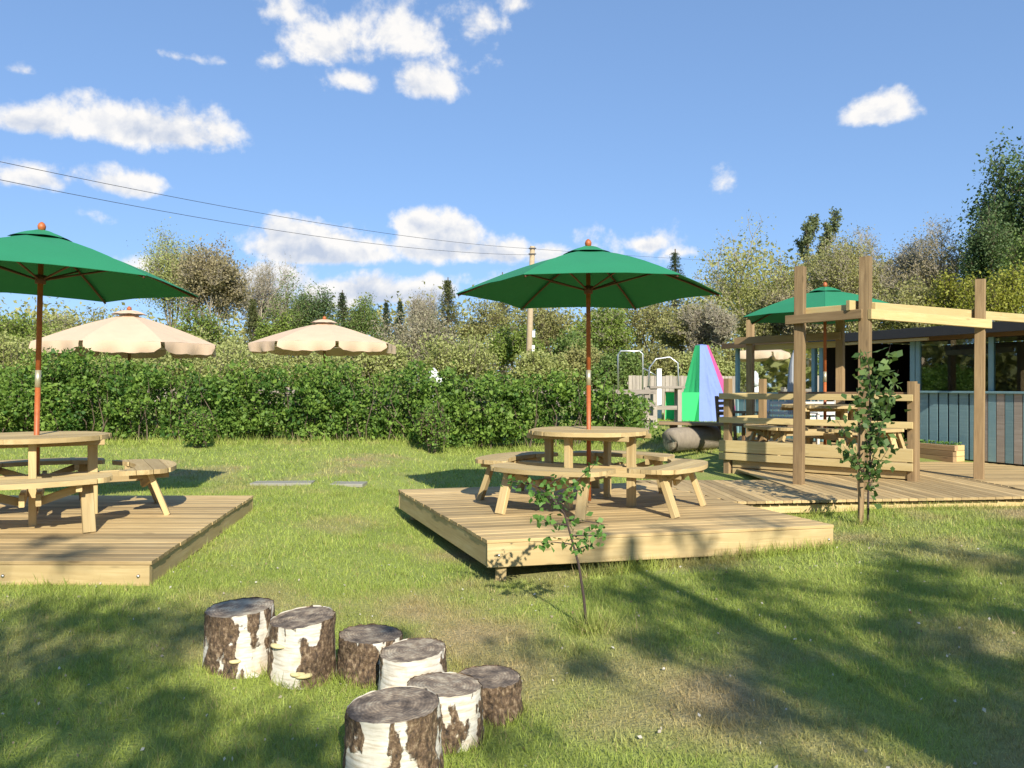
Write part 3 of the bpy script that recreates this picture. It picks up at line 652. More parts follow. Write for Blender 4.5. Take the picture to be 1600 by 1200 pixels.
stump(-.475, 3.07, .182, .29, 5, 'nearest and largest birch stump at the bottom of the picture', .03, .50)
stump(-.30, 3.42, .16, .235, 6, 'white birch stump touching behind the nearest one', -.05, .42)
stump(-.115, 3.70, .15, .17, 7, 'rotten dark-sided stump with a flaky top at the right end of the group', .03, .95)

# ------------------------------------------------------------------ play tent
TX, TY = 5.6, 22.0; TG = gnd(TX, TY)
tn = empty('play_tent', (TX + .02, TY, TG)); tag(tn, "children's pyramid play tent with green, blue and pink sides and a tunnel", 'tent')
Rb, Rt, Ht = .93, .19, 2.14; vb = [(math.cos(R(60 * k)), math.sin(R(60 * k))) for k in range(6)]
cols = ['tent_pink', 'tent_green', 'tent_blue', 'tent_green', 'tent_blue', 'tent_pink']
for k in range(6):
    v, f = [], []; n = 28
    for i in range(n + 1):
        for j in range(n + 1):
            t_ = i / n; s_ = j / n; rr_ = Rb * (1 - t_) + Rt * t_; a, b_ = vb[k], vb[(k + 1) % 6]
            x, y = (a[0] * (1 - s_) + b_[0] * s_) * rr_, (a[1] * (1 - s_) + b_[1] * s_) * rr_
            sg = 1 - .06 * math.sin(math.pi * s_) * math.sin(math.pi * t_ * .9) + (.07 if cols[k] == 'tent_blue' else .03) * noise.fractal(Vector((s_ * 5 + t_ * 3, t_ * 3.2 - s_, k * 3.1)), .8, 2.0, 3) * math.sin(math.pi * min(1, s_ * 1.0)) * (1 - .5 * t_); v.append((x * sg - .19 * t_, y * sg, Ht * t_))
    for i in range(n):
        for j in range(n): f.append((i * (n + 1) + j, i * (n + 1) + j + 1, (i + 1) * (n + 1) + 1 + j, (i + 1) * (n + 1) + j))
    obj('panel', pyd('panel', v, f, cols[k], True), tn)
v = [(x * Rt * 1.02 - .19, y * Rt * 1.02, Ht) for x, y in vb]; obj('top_cap', pyd('top_cap', v + [(-.19, 0, Ht + .03)], [(i, (i + 1) % 6, 6) for i in range(6)], 'tent_blue'), tn)
a = R(200); tu = empty('tunnel', (math.cos(a) * .55, math.sin(a) * .55 - .05, 0), a, tn)
v = [(0, -.36, 0), (0, .36, 0), (0, .36, .80), (0, -.36, .80), (.70, -.36, 0), (.70, .36, 0), (.66, .36, .80), (.66, -.36, .80)]
obj('tunnel_side', pyd('tunnel_side', v, [(0, 4, 7, 3), (1, 2, 6, 5), (3, 7, 6, 2)], 'tent_green'), tu)
obj('tunnel_lining', pyd('tunnel_lining', [(.05, -.35, .01), (.05, .35, .01), (.05, .35, .79), (.05, -.35, .79)], [(0, 1, 2, 3)], 'tent_red'), tu)
for yy in (-.36, .36): stick('pole', (.69, yy, 0), (.66, yy, .81), .025, .025, 'pole_wood', tu)
stick('pole', (.66, -.37, .81), (.66, .37, .81), .025, .025, 'pole_wood', tu)

# ------------------------------------------------------------------ log bench, pavers, fence, hoops
lb = empty('log_bench', (3.25, 14.0, gnd(3.25, 14.0))); tag(lb, 'rustic bench of a long plank resting on a sawn log', 'bench')
g0 = lb.location.z
obj('log', tube_mesh('log', [(-.42, -.22, .21), (-.40, -.21, .225), (.0, -.02, .25), (.45, .2, .26), (.47, .21, .26)], [.19, .215, .22, .24, .22], 'bark_grey', 20), lb)
obj('cut_face', tube_mesh('cut_face', [(-.425, -.222, .21), (-.432, -.226, .21)], [.18, .17], 'cut_wood', 20), lb)
stick('plank', (-.55, .1, .52), (2.2, -.6, .50), .34, .05, 'sleeper', lb)
stick('support', (-.3, .05, 0), (-.3, .05, .5), .12, .12, 'brown_wood', lb); stick('support', (1.9, -.5, 0), (1.9, -.5, .48), .12, .12, 'brown_wood', lb)
for i, (px, wq) in enumerate(((420, .42), (466, .40), (545, .45))):
    X = (px - 800) / 1202 * 10.5; p = obj('paving_slab', box_mesh(wq, .3, .05, 'stone', .01), None, (X, 10.5, gnd(X, 10.5) + .0), (0, 0, R(random.uniform(-4, 4))))
    tag(p, ['left', 'middle', 'right'][i] + 'most of the three flat stone slabs set in the lawn between the decks' if i != 1 else 'middle one of the three flat stone slabs set in the lawn between the decks', 'paving slab', 'paving slabs')
fn = empty('board_fence', (4, 26, gnd(4, 26))); tag(fn, 'pale close-board fence behind the play tent', 'fence'); x = 0
while x < 9.5:
    stick('board', (x, 0, 0), (x, 0, 1.25 + random.uniform(-.015, .015)), .118, .02, 'grey_wood', fn, R(90)); x += .125
for z in (.3, 1.0): stick('rail', (-.1, .05, z), (9.5, .05, z), .04, .08, 'grey_wood', fn)
rfn = empty('rail_fence', (-13, 17.15, gnd(-5, 17))); tag(rfn, 'weathered post and rail fence showing through gaps in the hedge', 'fence')
for i in range(9): stick('post', (i * 2, 0, 0), (i * 2, 0, 1.08), .1, .1, 'grey_wood', rfn)
for z in (.40, .70, .98): stick('rail', (-.2, -.07, z), (16.2, -.07, z), .035, .10, 'grey_wood', rfn)
hp = empty('metal_hoop_frame', pix(1005, 600, 24)); hp.location.z = gnd(4, 24); tag(hp, 'bent steel tube hoops standing above the right end of the hedge', 'metal frame')
zt = 1.56 - hp.location.z
obj('hoop', tube_mesh('hoop', [(-.78, 0, 0), (-.78, 0, zt + .95), (-.7, 0, zt + 1.07), (-.1, .1, zt + 1.07), (0, .1, zt + .98), (0, .1, 0)], .03, 'steel', 8), hp)
obj('hoop', tube_mesh('hoop', [(.12, 0, 0), (.2, 0, zt + .55), (.4, 0, zt + .82), (.85, .1, zt + .88), (1.1, .1, zt + .7), (1.15, .1, 0)], .028, 'steel', 8), hp)
obj('brace', tube_mesh('brace', [(-.0, .1, zt + .55), (.4, 0, zt + .3)], .022, 'steel', 6), hp)
tag(stick('white_post', (4.32, 22.6, gnd(4.3, 22.6)), (4.32, 22.6, 2.05), .13, .13, 'white_paint'), 'square white post beside the metal hoops', 'post')
rb = empty('rustic_table', (3.72, 19.0, gnd(3.72, 19.0))); tag(rb, 'grey timber trestle standing at the right end of the hedge', 'table')
stick('top', (-.35, 0, 1.0), (.5, 0, 1.0), .5, .06, 'grey_wood', rb)
for q in (-.22, .38): stick('leg', (q, -.15, 0), (q, -.15, .97), .12, .1, 'grey_wood', rb); stick('leg', (q, .15, 0), (q, .15, .97), .12, .1, 'grey_wood', rb)
stick('brace', (-.22, -.15, .5), (.38, -.15, .5), .05, .1, 'grey_wood', rb)
p = pix(680, 590, 20); orn = empty('garden_ornament', (p.x, p.y, gnd(p.x, p.y))); tag(orn, 'small white lumpy ornament poking above the hedge', 'ornament')
zz = 1.56 + (602 - 600) / 1202 * 20 - gnd(p.x, p.y)
obj('plinth', tube_mesh('plinth', [(0, 0, 0), (0, 0, zz)], [.22, .2], 'white_paint', 12), orn)
v = tube_mesh('figure', [(0, 0, zz), (.03, 0, zz + .1), (-.02, 0, zz + .22), (-.06, 0, zz + .33), (-.05, 0, zz + .42)], [.26, .22, .13, .11, .04], 'white_paint', 12); obj('figure', v, orn)

# ------------------------------------------------------------------ utility pole, wires, outbuilding
UY = 33; ub = pix(824, 575, UY); utop = pix(832, 385, UY); ug = gnd(ub.x, ub.y)
up = empty('utility_pole', (ub.x, UY, ug)); tag(up, 'wooden utility pole rising behind the hedge', 'utility pole')
tp = utop - Vector((ub.x, UY, ug)); obj('shaft', tube_mesh('shaft', [(0, 0, 0), tp * .5, tp], [.15, .13, .11], 'pole_wood', 12), up)
for fz in (.985, .95): stick('bracket', tp * fz + Vector((-.16, -.1, 0)), tp * fz + Vector((.16, -.1, 0)), .05, .05, 'wire', up)
for fz in (.45, .36): obj('sign_plate', box_mesh(.12, .02, .28, 'white_paint'), up, tp * fz + Vector((.17, -.1, 0)))
def wire(p0, p1, sag, lab):
    pts = [Vector(p0).lerp(Vector(p1), i / 24) - Vector((0, 0, sag * 4 * (i / 24) * (1 - i / 24))) for i in range(25)]
    tag(tube('overhead_wire', pts, .0065, 'wire', None, 5), lab, 'wire', 'overhead wires')
wire(utop + Vector((0, -.1, -.12)), pix(-260, 196, 13), .35, 'upper overhead wire running from the pole to the upper left')
wire(utop + Vector((0, -.1, -.38)), pix(-260, 226, 13), .45, 'lower overhead wire running from the pole to the upper left')
wire(utop + Vector((0, -.1, -.12)), pix(1250, 412, 60), .1, 'overhead wire running right from the pole to the dark conifer')
ob = empty('outbuilding', (*pix(310, 600, 36).xy, .7)); tag(ob, 'small building with a grey slate hipped roof half hidden behind the hedge', 'building')
obj('wall', box_mesh(3.0, 2.6, 2.2, 'render_wall'), ob, (0, 0, 1.1))
hv = [(-1.7, -1.5, 2.0), (1.7, -1.5, 2.0), (1.7, 1.5, 2.0), (-1.7, 1.5, 2.0), (.5, 0, 2.75), (1.0, 0, 2.75)]
obj('roof', pyd('roof', hv, [(0, 1, 5, 4), (1, 2, 5), (2, 3, 4, 5), (3, 0, 4), (3, 2, 1, 0)], 'slate'), ob)

# ------------------------------------------------------------------ trees
def skeleton(kind, seed):
    r = random.Random(seed); segs, tips = [], []
    cfg = dict(broad=(4, 4, .62, 42, .12), twiggy=(5, 4, .66, 34, .18), poplar=(4, 4, .6, 22, .5), willow=(4, 4, .66, 40, .05), bush=(4, 5, .7, 48, .1), scrub=(4, 5, .72, 34, .25))[kind]
    lev0, kk, ratio, spread, upb = cfg
    def grow(p, d, l, rad, lev):
        j = Vector((r.gauss(0, .1), r.gauss(0, .1), r.gauss(0, .06))); mid = p + (d + j).normalized() * l * .5
        q = mid + (d - j * .6).normalized() * l * .5
        segs.append((*p, *mid, rad, rad * .85)); segs.append((*mid, *q, rad * .85, rad * .68))
        if lev == 0: tips.append(q); return
        if lev <= 2: tips.append(mid)
        n = kk if lev > 1 else kk - 1
        az0 = r.random() * 6.28
        for i in range(n):
            an = R(spread * r.uniform(.5, 1.35)); az_ = az0 + i * 6.283 / n + r.gauss(0, .35)
            o = d.orthogonal().normalized(); o.rotate(Quaternion(d, az_)); nd = (d * math.cos(an) + o * math.sin(an))
            nd = (nd + Vector((0, 0, upb))).normalized()
            st = q if i < n - 1 or lev == lev0 else mid
            grow(st, nd, l * ratio * r.uniform(.7, 1.25), rad * .6, lev - 1)
    if kind in ('bush', 'scrub'):
        for i in range(7): a_ = i * .9; grow(Vector((.12 * math.cos(a_), .12 * math.sin(a_), 0)), Vector((.55 * math.cos(a_), .55 * math.sin(a_), 1)).normalized(), .4, .03, lev0 - 1)
    else:
        d = Vector((r.gauss(0, .05), r.gauss(0, .05), 1)).normalized(); p = Vector((0, 0, 0)); l = .9 if kind != 'poplar' else .5
        grow(p, d, l, .07, lev0)
        if kind == 'poplar':
            for i in range(9):
                z = .6 + i * .28; a_ = i * 2.4; grow(Vector((0, 0, z)), Vector((.5 * math.cos(a_), .5 * math.sin(a_), 1)).normalized(), .4, .03, 2)
            segs.append((0, 0, 0, 0, 0, 3.4, .06, .02))
    return np.array(segs), np.array([tuple(t) for t in tips])
def tree(name, x, y, H, Wd, kind, leaf, label, cat='tree', group='background trees', seed=0, nl=14, ls=.12, bk='bark_brown', cl=.042, zb=None):
    z0 = gnd(x, y) - .05 if zb is None else zb; t = empty(name, (x, y, z0), 0); tag(t, label, cat, group)
    if kind == 'conifer':
        segs, cen, r = [(0, 0, 0, 0, 0, H, .02 * H, .004 * H)], [], random.Random(seed); nlv = 34
        for i in range(nlv):
            fz = .08 + .92 * (i / nlv) ; z = H * fz
            for k in range(8):
                a = r.random() * 6.283; l = 2.1 * Wd * ((1 - fz) ** 1.05) * r.uniform(.65, 1.15) + .06 * Wd; dz = l * r.uniform(-.28, .12)
                segs.append((0, 0, z, l * math.cos(a), l * math.sin(a), z + dz, .006 * H * (1 - fz) + .01, .004))
                for q in range(nl):
                    fq = r.uniform(.15, 1.05); cen.append((l * fq * math.cos(a) + r.gauss(0, .07 * Wd), l * fq * math.sin(a) + r.gauss(0, .07 * Wd), z + dz * fq - abs(r.gauss(0, .022 * H))))
        obj('trunk', segs_mesh('trunk', segs, bk, 4), t); obj('crown', leaf_mesh('crown', cen, ls * 1.25, 'leaf_' + leaf, .3, .5), t); return t
    segs, tips = skeleton(kind, seed)
    rx = np.percentile(np.hypot(tips[:, 0], tips[:, 1]), 96); hz = np.percentile(tips[:, 2], 99.5)
    sx, sz = Wd / rx, H * .97 / hz
    S3 = np.array([sx, sx, sz]); segs = segs.copy(); segs[:, :3] *= S3; segs[:, 3:6] *= S3; rs = min(sx, sz); segs[:, 6:] = np.maximum(segs[:, 6:] * rs * .75, .008)
    tips = tips * S3
    ntw = 4 if kind == 'twiggy' else (2 if kind in ('broad', 'willow') else 0)
    if ntw:
        tw = np.repeat(tips, ntw, 0); dv = unit(len(tw)) * (.05 * H) * rng.uniform(.5, 1.3, len(tw))[:, None]; dv[:, 2] = np.abs(dv[:, 2]) * .9 + .01 * H
        r_ = max(.009, .0011 * H); segs = np.concatenate([segs, np.concatenate([tw, tw + dv, np.full((len(tw), 1), r_), np.full((len(tw), 1), r_ * .5)], 1)])
        if kind == 'twiggy': tips = np.concatenate([tips, (tw + dv)[::2]])
    obj('trunk', segs_mesh('trunk', segs, bk, 4 if kind in ('broad', 'poplar', 'willow') else 3), t)
    if nl > 0:
        sd = cl * (H + 2 * Wd) / 2; g = rng.normal(size=(len(tips), nl, 3)) * sd
        cen = (tips[:, None] + g)
        tn_ = np.clip(.5 + .22 * rng.normal(size=(len(tips), 1)) + .2 * rng.normal(size=(len(tips), nl)), 0, 1)
        if kind == 'willow':
            cen[..., 2] -= np.abs(rng.normal(size=cen.shape[:2])) * H * .10
        cen = cen.reshape(-1, 3); ok = cen[:, 2] > .1
        obj('crown', leaf_mesh('crown', cen[ok], ls, 'leaf_' + leaf, .6, .6 if kind == 'willow' else 0, tn_.ravel()[ok]), t)
    return t
def bgtree(px, Y, top, hw, kind, leaf, label, name=None, **kw):
    x = (px - 800) / 1202 * Y; H = 1.56 + (602 - top) / 1202 * Y - gnd(x, Y); Wd = hw / 1202 * Y
    nm = name or dict(broad='broadleaf_tree', twiggy='bare_tree', conifer='conifer_tree', poplar='poplar_tree', willow='willow_tree', bush='bush', scrub='scrub_bush')[kind]
    kw.setdefault('seed', int(px * 7 + top)); return tree(nm, x, Y, H, Wd, kind, leaf, label, 'bush' if kind in ('bush', 'scrub') else 'tree', **kw)
B_ = bgtree
B_(25, 38, 492, 62, 'broad', 'lime', 'bright green tree at the far left edge under the green parasol', nl=25, cl=.05)
B_(105, 46, 490, 55, 'twiggy', 'light', 'thin half bare tree between the left parasols', nl=3, bk='bark_pale')
B_(185, 44, 482, 55, 'broad', 'olive', 'olive tree just above the left beige parasol', nl=20)
B_(268, 50, 362, 46, 'broad', 'light', 'tallest pale green tree on the left', nl=48, bk='bark_grey', cl=.055, ls=.12)
B_(338, 47, 388, 52, 'twiggy', 'brown', 'brownish half bare tree right of the tall pale green one', nl=5, bk='bark_pale', ls=.15)
B_(290, 40, 478, 62, 'broad', 'lime', 'yellow-green tree below the tall pale one', nl=22)
B_(415, 62, 412, 62, 'twiggy', 'grey', 'pale see-through bare tree against the white cloud', nl=1, bk='bark_pale')
B_(396, 42, 462, 26, 'conifer', 'conolive', 'narrow brown-green conifer in front of the pale bare tree', nl=22, bk='bark_brown')
B_(457, 50, 424, 40, 'broad', 'mid', 'round-headed green tree left of the right beige parasol', nl=22, bk='bark_grey')
B_(430, 40, 486, 24, 'broad', 'lime', 'small bright green tree below the round-headed one', nl=25)
B_(497, 50, 452, 32, 'broad', 'dark', 'dark green tree above the left side of the right beige parasol', nl=35)
B_(535, 54, 452, 26, 'conifer', 'conifer', 'dark conifer just above the top of the right beige parasol', nl=22)
B_(570, 54, 462, 30, 'broad', 'mid', 'green tree behind the right side of the right beige parasol', nl=30)
B_(603, 58, 468, 18, 'conifer', 'conifer', 'small dark conifer, left one of a pair behind the beige parasol', nl=22)
B_(625, 57, 466, 18, 'conifer', 'conifer', 'small dark conifer, right one of a pair left of the grey bush', nl=22)
B_(655, 62, 455, 28, 'twiggy', 'grey', 'thin bare tree above the grey round bush', nl=1, bk='bark_pale')
B_(645, 34, 487, 72, 'bush', 'grey', 'big round grey-brown bush behind the hedge', nl=16, ls=.11, bk='bark_grey')
B_(700, 50, 432, 36, 'conifer', 'conolive', 'tall olive conifer left of the middle green parasol', nl=28)
B_(748, 44, 470, 48, 'broad', 'olive', 'olive tree under the left tip of the middle parasol', nl=28)
B_(785, 54, 424, 34, 'conifer', 'conolive', 'conifer whose tip shows above the left slope of the middle parasol', nl=25)
B_(800, 37, 505, 48, 'broad', 'lime', 'yellow-green tree behind the utility pole', nl=28, bk='bark_grey')
B_(860, 42, 470, 55, 'broad', 'olive', 'olive tree just right of the utility pole', nl=25)
B_(900, 36, 520, 40, 'bush', 'mid', 'mid green bush behind the middle parasol pole', nl=25, ls=.13)
B_(950, 40, 480, 52, 'twiggy', 'lime', 'half bare tree with yellow-green leaves right of the middle parasol pole', nl=5, bk='bark_pale')
B_(1015, 43, 455, 52, 'broad', 'olive', 'olive tree under the right side of the middle parasol', nl=22)
B_(1075, 38, 475, 50, 'twiggy', 'olive', 'half bare tree behind the play tent', nl=5, bk='bark_pale')
B_(1055, 60, 388, 36, 'conifer', 'conifer', 'dark pointed conifer above the right slope of the middle parasol', nl=28)
B_(1165, 52, 352, 82, 'willow', 'willow', 'large pale yellow-green willow right of the middle parasol', nl=64, bk='bark_pale', ls=.14)
B_(1118, 36, 470, 48, 'twiggy', 'grey', 'pale bare multi-stemmed tree right of the play tent', nl=1, bk='bark_pale')
B_(1262, 78, 332, 17, 'poplar', 'poplar', 'left one of two distant poplars', nl=38, ls=.26, cl=.018)
B_(1293, 78, 328, 18, 'poplar', 'poplar', 'right one of two distant poplars', nl=38, ls=.26, cl=.018)
B_(1235, 50, 398, 50, 'broad', 'willow', 'pale tree in front of the two poplars', nl=17, bk='bark_grey')
B_(1185, 38, 462, 48, 'twiggy', 'olive', 'half bare tree behind the far green parasol', nl=5, bk='bark_pale')
B_(1330, 48, 372, 60, 'twiggy', 'olive', 'twiggy olive tree behind the tallest pergola post', nl=7, bk='bark_pale')
B_(1400, 50, 356, 55, 'twiggy', 'grey', 'bare grey tree between the right pergola posts', nl=3, bk='bark_pale')
B_(1465, 46, 362, 62, 'twiggy', 'brown', 'brownish twiggy tree left of the right pergola post', nl=5, bk='bark_pale')
B_(1255, 36, 455, 50, 'twiggy', 'brown', 'low brown twiggy tree above the far green parasol', nl=7, bk='bark_pale')
B_(1345, 35, 450, 58, 'broad', 'olive', 'low olive tree above the cabin roof', nl=22, bk='bark_grey')
B_(1435, 34, 445, 56, 'twiggy', 'olive', 'low twiggy tree above the right cabin window', nl=7, bk='bark_pale')
B_(1500, 33, 430, 45, 'broad', 'yellow', 'yellow-green leafy tree left of the right pergola post', nl=28)
B_(1575, 31, 415, 62, 'broad', 'yellow', 'bright yellow-green tree at the right edge above the roof', nl=30)
B_(1592, 42, 228, 58, 'broad', 'dark', 'tall dark green tree at the right edge', nl=56, ls=.2, cl=.05)
B_(1538, 40, 318, 30, 'broad', 'dark', 'lower dark green tree left of the tall one at the right edge', nl=51)
B_(1610, 36, 350, 48, 'broad', 'mid', 'mid green tree at the far right edge below the tall dark one', nl=30)
for i, px in enumerate((15, 75, 140, 205, 262, 330, 392, 455, 520, 585, 720)):
    B_(px, 28 + (i % 3) * 2.5, 520 + (i * 37 % 23), 58, 'scrub', 'light', ['pale green scrub bush at the left edge behind the hedge', 'pale scrub bush left of the parasol pole', 'pale scrub bush under the left end of the left beige parasol', 'pale scrub bush behind the left beige parasol pole', 'pale scrub bush in front of the slate roof', 'pale scrub bush right of the slate roof', 'pale scrub bush under the left end of the right beige parasol',
        'pale scrub bush left of the right beige parasol pole', 'pale scrub bush right of the right beige parasol pole', 'pale scrub bush left of the big grey bush', 'pale scrub bush right of the big grey bush'][i], nl=11, ls=.11, bk='bark_grey', group='scrub behind the hedge')
for i, (px, Y, top, lf) in enumerate(((905, 33, 545, 'olive'), (965, 32, 550, 'mid'), (1030, 34, 540, 'olive'), (1100, 33, 545, 'light'), (1165, 34, 540, 'olive'), (1225, 35, 530, 'mid'), (845, 32, 550, 'light'))):
    B_(px, Y, top, 46, 'bush', lf, ['low olive bush behind the middle parasol pole', 'low green bush behind the metal hoops', 'low olive bush left of the play tent top', 'pale bush right behind the play tent', 'olive bush behind the left end of the cabin roof', 'green bush behind the folded grey parasol', 'pale bush at the foot of the utility pole'][i], nl=16, ls=.12, group='undergrowth below the trees')
# far wood
cen = []; big = []
for i in range(1000):
    px = random.uniform(-150, 1750); Y = random.uniform(66, 84); top = 515 - 40 * float(vnoise(px, 0, 90, 9)) - 75 * float(sstep(1060, 1180, px)) - 18 * float(sstep(660, 760, px))
    zt = 1.56 + (602 - top) / 1202 * Y; c = np.array([(px - 800) / 1202 * Y, Y, 0]); h = random.uniform(.0, 1.0) ** 1.25 * zt
    cen.append(c + np.array([0, 0, h]) + rng.normal(size=(70, 3)) * np.array([1.3, 1.3, .9]))
for i in range(1000):
    a = R(random.uniform(40, 320)); d_ = random.uniform(60, 80); h = random.uniform(.1, 1) * random.uniform(6, 11)
    big.append(np.array([d_ * math.sin(a), d_ * math.cos(a), h]) + rng.normal(size=(60, 3)) * np.array([1.8, 1.8, 1.2]))
cen = np.concatenate(cen); tint = vnoise(cen[:, 0], cen[:, 1], 4, 11)
sz_ = np.full(len(cen), .42); big = np.concatenate(big); cen = np.concatenate([cen, big]); tint = np.concatenate([tint, vnoise(big[:, 0], big[:, 1], 4, 12)]); sz_ = np.concatenate([sz_, np.full(len(big), 1.0)])
tag(obj('woodland', leaf_mesh('woodland', cen, sz_, 'leaf_olive', .6, tint=tint)), 'distant olive green wood behind the trees', kind='stuff')

# ------------------------------------------------------------------ hedge
hedge = empty('hedge', (-4.5, 15.9, gnd(-4.5, 15.9))); tag(hedge, 'long leafy mixed hedge across the back of the lawn', 'hedge'); HL = hedge.location
cen, tnt, stems = [], [], []
x = -12.2
while x < 2.75:
    topz = 1.08 + .42 * float(vnoise(x, 0, 1.3, 21)) + .24 * float(vnoise(x, 3, .35, 22)) - (.7 * float(sstep(1.9, 2.8, x)))
    for z in np.arange(.15, topz + .1, .2):
        for yy in (15.75, 16.35):
            if float(vnoise(x * 1.0, z * 1.3 + yy * 9, .42, 23)) < .40: continue
            c = np.array([x + random.gauss(0, .2), yy + random.gauss(0, .2) + (.2 if z < .4 else 0) + .35 * (float(vnoise(x, z, .7, 24)) - .5), z + random.gauss(0, .08)]); rr_ = random.uniform(.13, .33)
            n = int(900 * rr_ * rr_ + 60); u = unit(n) * (rr_ * rng.uniform(.45, 1.08, n) ** .6)[:, None]
            cen.append(c + u); base = random.gauss(.48, .22); tnt.append(np.clip(base + .22 * rng.normal(size=n), 0, 1))
    for k in range(3):
        sx_ = x + random.uniform(-.2, .2); yb_ = random.uniform(15.7, 16.5); p = np.array([sx_, yb_, 0.0])
        for q in range(4):
            p2 = p + np.array([random.gauss(0, .1), random.gauss(0, .08), topz * .25]); stems.append((*p, *p2, .016 - .003 * q, .013 - .003 * q)); p = p2
    for k in range(2):                                  # loose sprays on top
        b0 = np.array([x + random.uniform(-.25, .25), random.uniform(15.7, 16.4), topz - .15]); L = random.uniform(.2, .5); dd = np.array([random.gauss(0, .2), random.gauss(0, .15), 1]) * L
        stems.append((*b0, *(b0 + dd), .006, .003)); ts = rng.random(26)[:, None]; cen.append(b0 + dd * ts + rng.normal(size=(26, 3)) * .045); tnt.append(np.clip(.55 + .2 * rng.normal(size=26), 0, 1))
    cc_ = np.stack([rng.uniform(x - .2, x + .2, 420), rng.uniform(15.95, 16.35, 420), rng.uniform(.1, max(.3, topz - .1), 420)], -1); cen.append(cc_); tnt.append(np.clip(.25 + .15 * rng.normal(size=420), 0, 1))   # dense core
    x += .30
cen = np.concatenate(cen); tnt = np.concatenate(tnt); g = ground(cen[:, 0], cen[:, 1]); cen[:, 2] += g
ok = cen[:, 2] > g + .04
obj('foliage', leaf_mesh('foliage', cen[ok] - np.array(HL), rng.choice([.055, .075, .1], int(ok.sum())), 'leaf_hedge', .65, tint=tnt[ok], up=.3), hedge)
st = np.array(stems); st[:, 2] += ground(st[:, 0], st[:, 1]); st[:, 5] += ground(st[:, 3], st[:, 4]); st[:, :3] -= np.array(HL); st[:, 3:6] -= np.array(HL)
tag(obj('stems', segs_mesh('stems', st, 'bark_brown', 4), hedge), kind='stuff')
for px, Y, h, lab in ((308, 14.6, .75, 'small young shrub in front of the left part of the hedge'), (675, 14.8, 1.0, 'young shrub in front of the hedge left of the middle deck')):
    x = (px - 800) / 1202 * Y; s_ = tree('young_shrub', x, Y, h, h * .32, 'bush', 'hedge', lab, 'shrub', 'young shrubs', seed=px, nl=4, ls=.06, cl=.06)

# ------------------------------------------------------------------ saplings
def sapling(loc, name, label, trunk, twigs, leaf, nleaf, ls, spread, bk='bark_dark', tr_r=.008):
    t = empty(name, loc); tag(t, label, 'sapling', 'saplings')
    segs = []; cen = []
    pts = [Vector(p) for p in trunk]; n = len(pts)
    for i in range(n - 1): segs.append((*pts[i], *pts[i + 1], tr_r * (1 - i / n) + .003, tr_r * (1 - (i + 1) / n) + .003))
    for f_, d in twigs:
        k = f_ * (n - 1); i = min(int(k), n - 2); p = pts[i].lerp(pts[i + 1], k - i); d = Vector(d); prev = p
        for q in range(1, 5):
            c = p + d * (q / 4) + Vector((random.gauss(0, .012), random.gauss(0, .012), -.02 * q * q / 16 if d.z < .2 else .01 * q)); segs.append((*prev, *c, .006 - .001 * q, .005 - .001 * q)); 
            for z in range(nleaf): cen.append(prev.lerp(c, random.random()) + Vector((random.gauss(0, spread), random.gauss(0, spread), random.gauss(0, spread) - spread * .4)))
            prev = c
    obj('trunk', segs_mesh('trunk', segs, bk, 6), t); obj('leaves', leaf_mesh('leaves', [tuple(c) for c in cen], ls, leaf, .72, .5), t); return t
sapling((.47, 4.83, gnd(.47, 4.83)), 'birch_sapling', 'small leaning birch sapling in front of the middle deck', [(0, 0, 0), (-.02, 0, .2), (-.05, .01, .4), (-.10, .01, .58), (-.14, .02, .72), (-.22, .03, .82), (-.33, .04, .90)],
    [(.45, (-.24, .03, .03)), (.5, (.2, -.05, .02)), (.58, (-.22, -.06, .08)), (.62, (.28, .05, -.02)), (.7, (-.16, .05, .1)), (.75, (.16, .0, .14)), (.8, (.3, .05, .22)), (.86, (-.12, 0, .02)), (.9, (.12, .05, .12)), (.42, (.10, .1, .02)), (1.0, (-.22, .03, .04))], 'leaf_sapling', 6, .045, .022)
ap = sapling((3.50, 7.56, gnd(3.5, 7.56)), 'apple_sapling', 'staked young leafy fruit tree in front of the tallest pergola post', [(0, 0, 0), (.0, 0, .3), (.02, 0, .6), (.03, .02, 1.0), (.02, .0, 1.35), (-.0, 0, 1.62)],
    [(.22, (.26, .02, .5)), (.3, (-.30, -.05, .32)), (.36, (.16, -.1, .75)), (.45, (-.12, .05, .55)), (.5, (.22, .06, .55)), (.6, (-.06, -.08, .5)), (.66, (.18, -.05, .62)), (.36, (.30, 0, .95)), (.75, (.10, .02, .3)), (.85, (-.08, .0, .25)), (.3, (-.36, .02, .62))], 'leaf_dsap', 11, .08, .05)
stick('stake', (-.06, .03, -.1), (-.05, .03, 1.0), .045, .045, 'post_wood', ap)

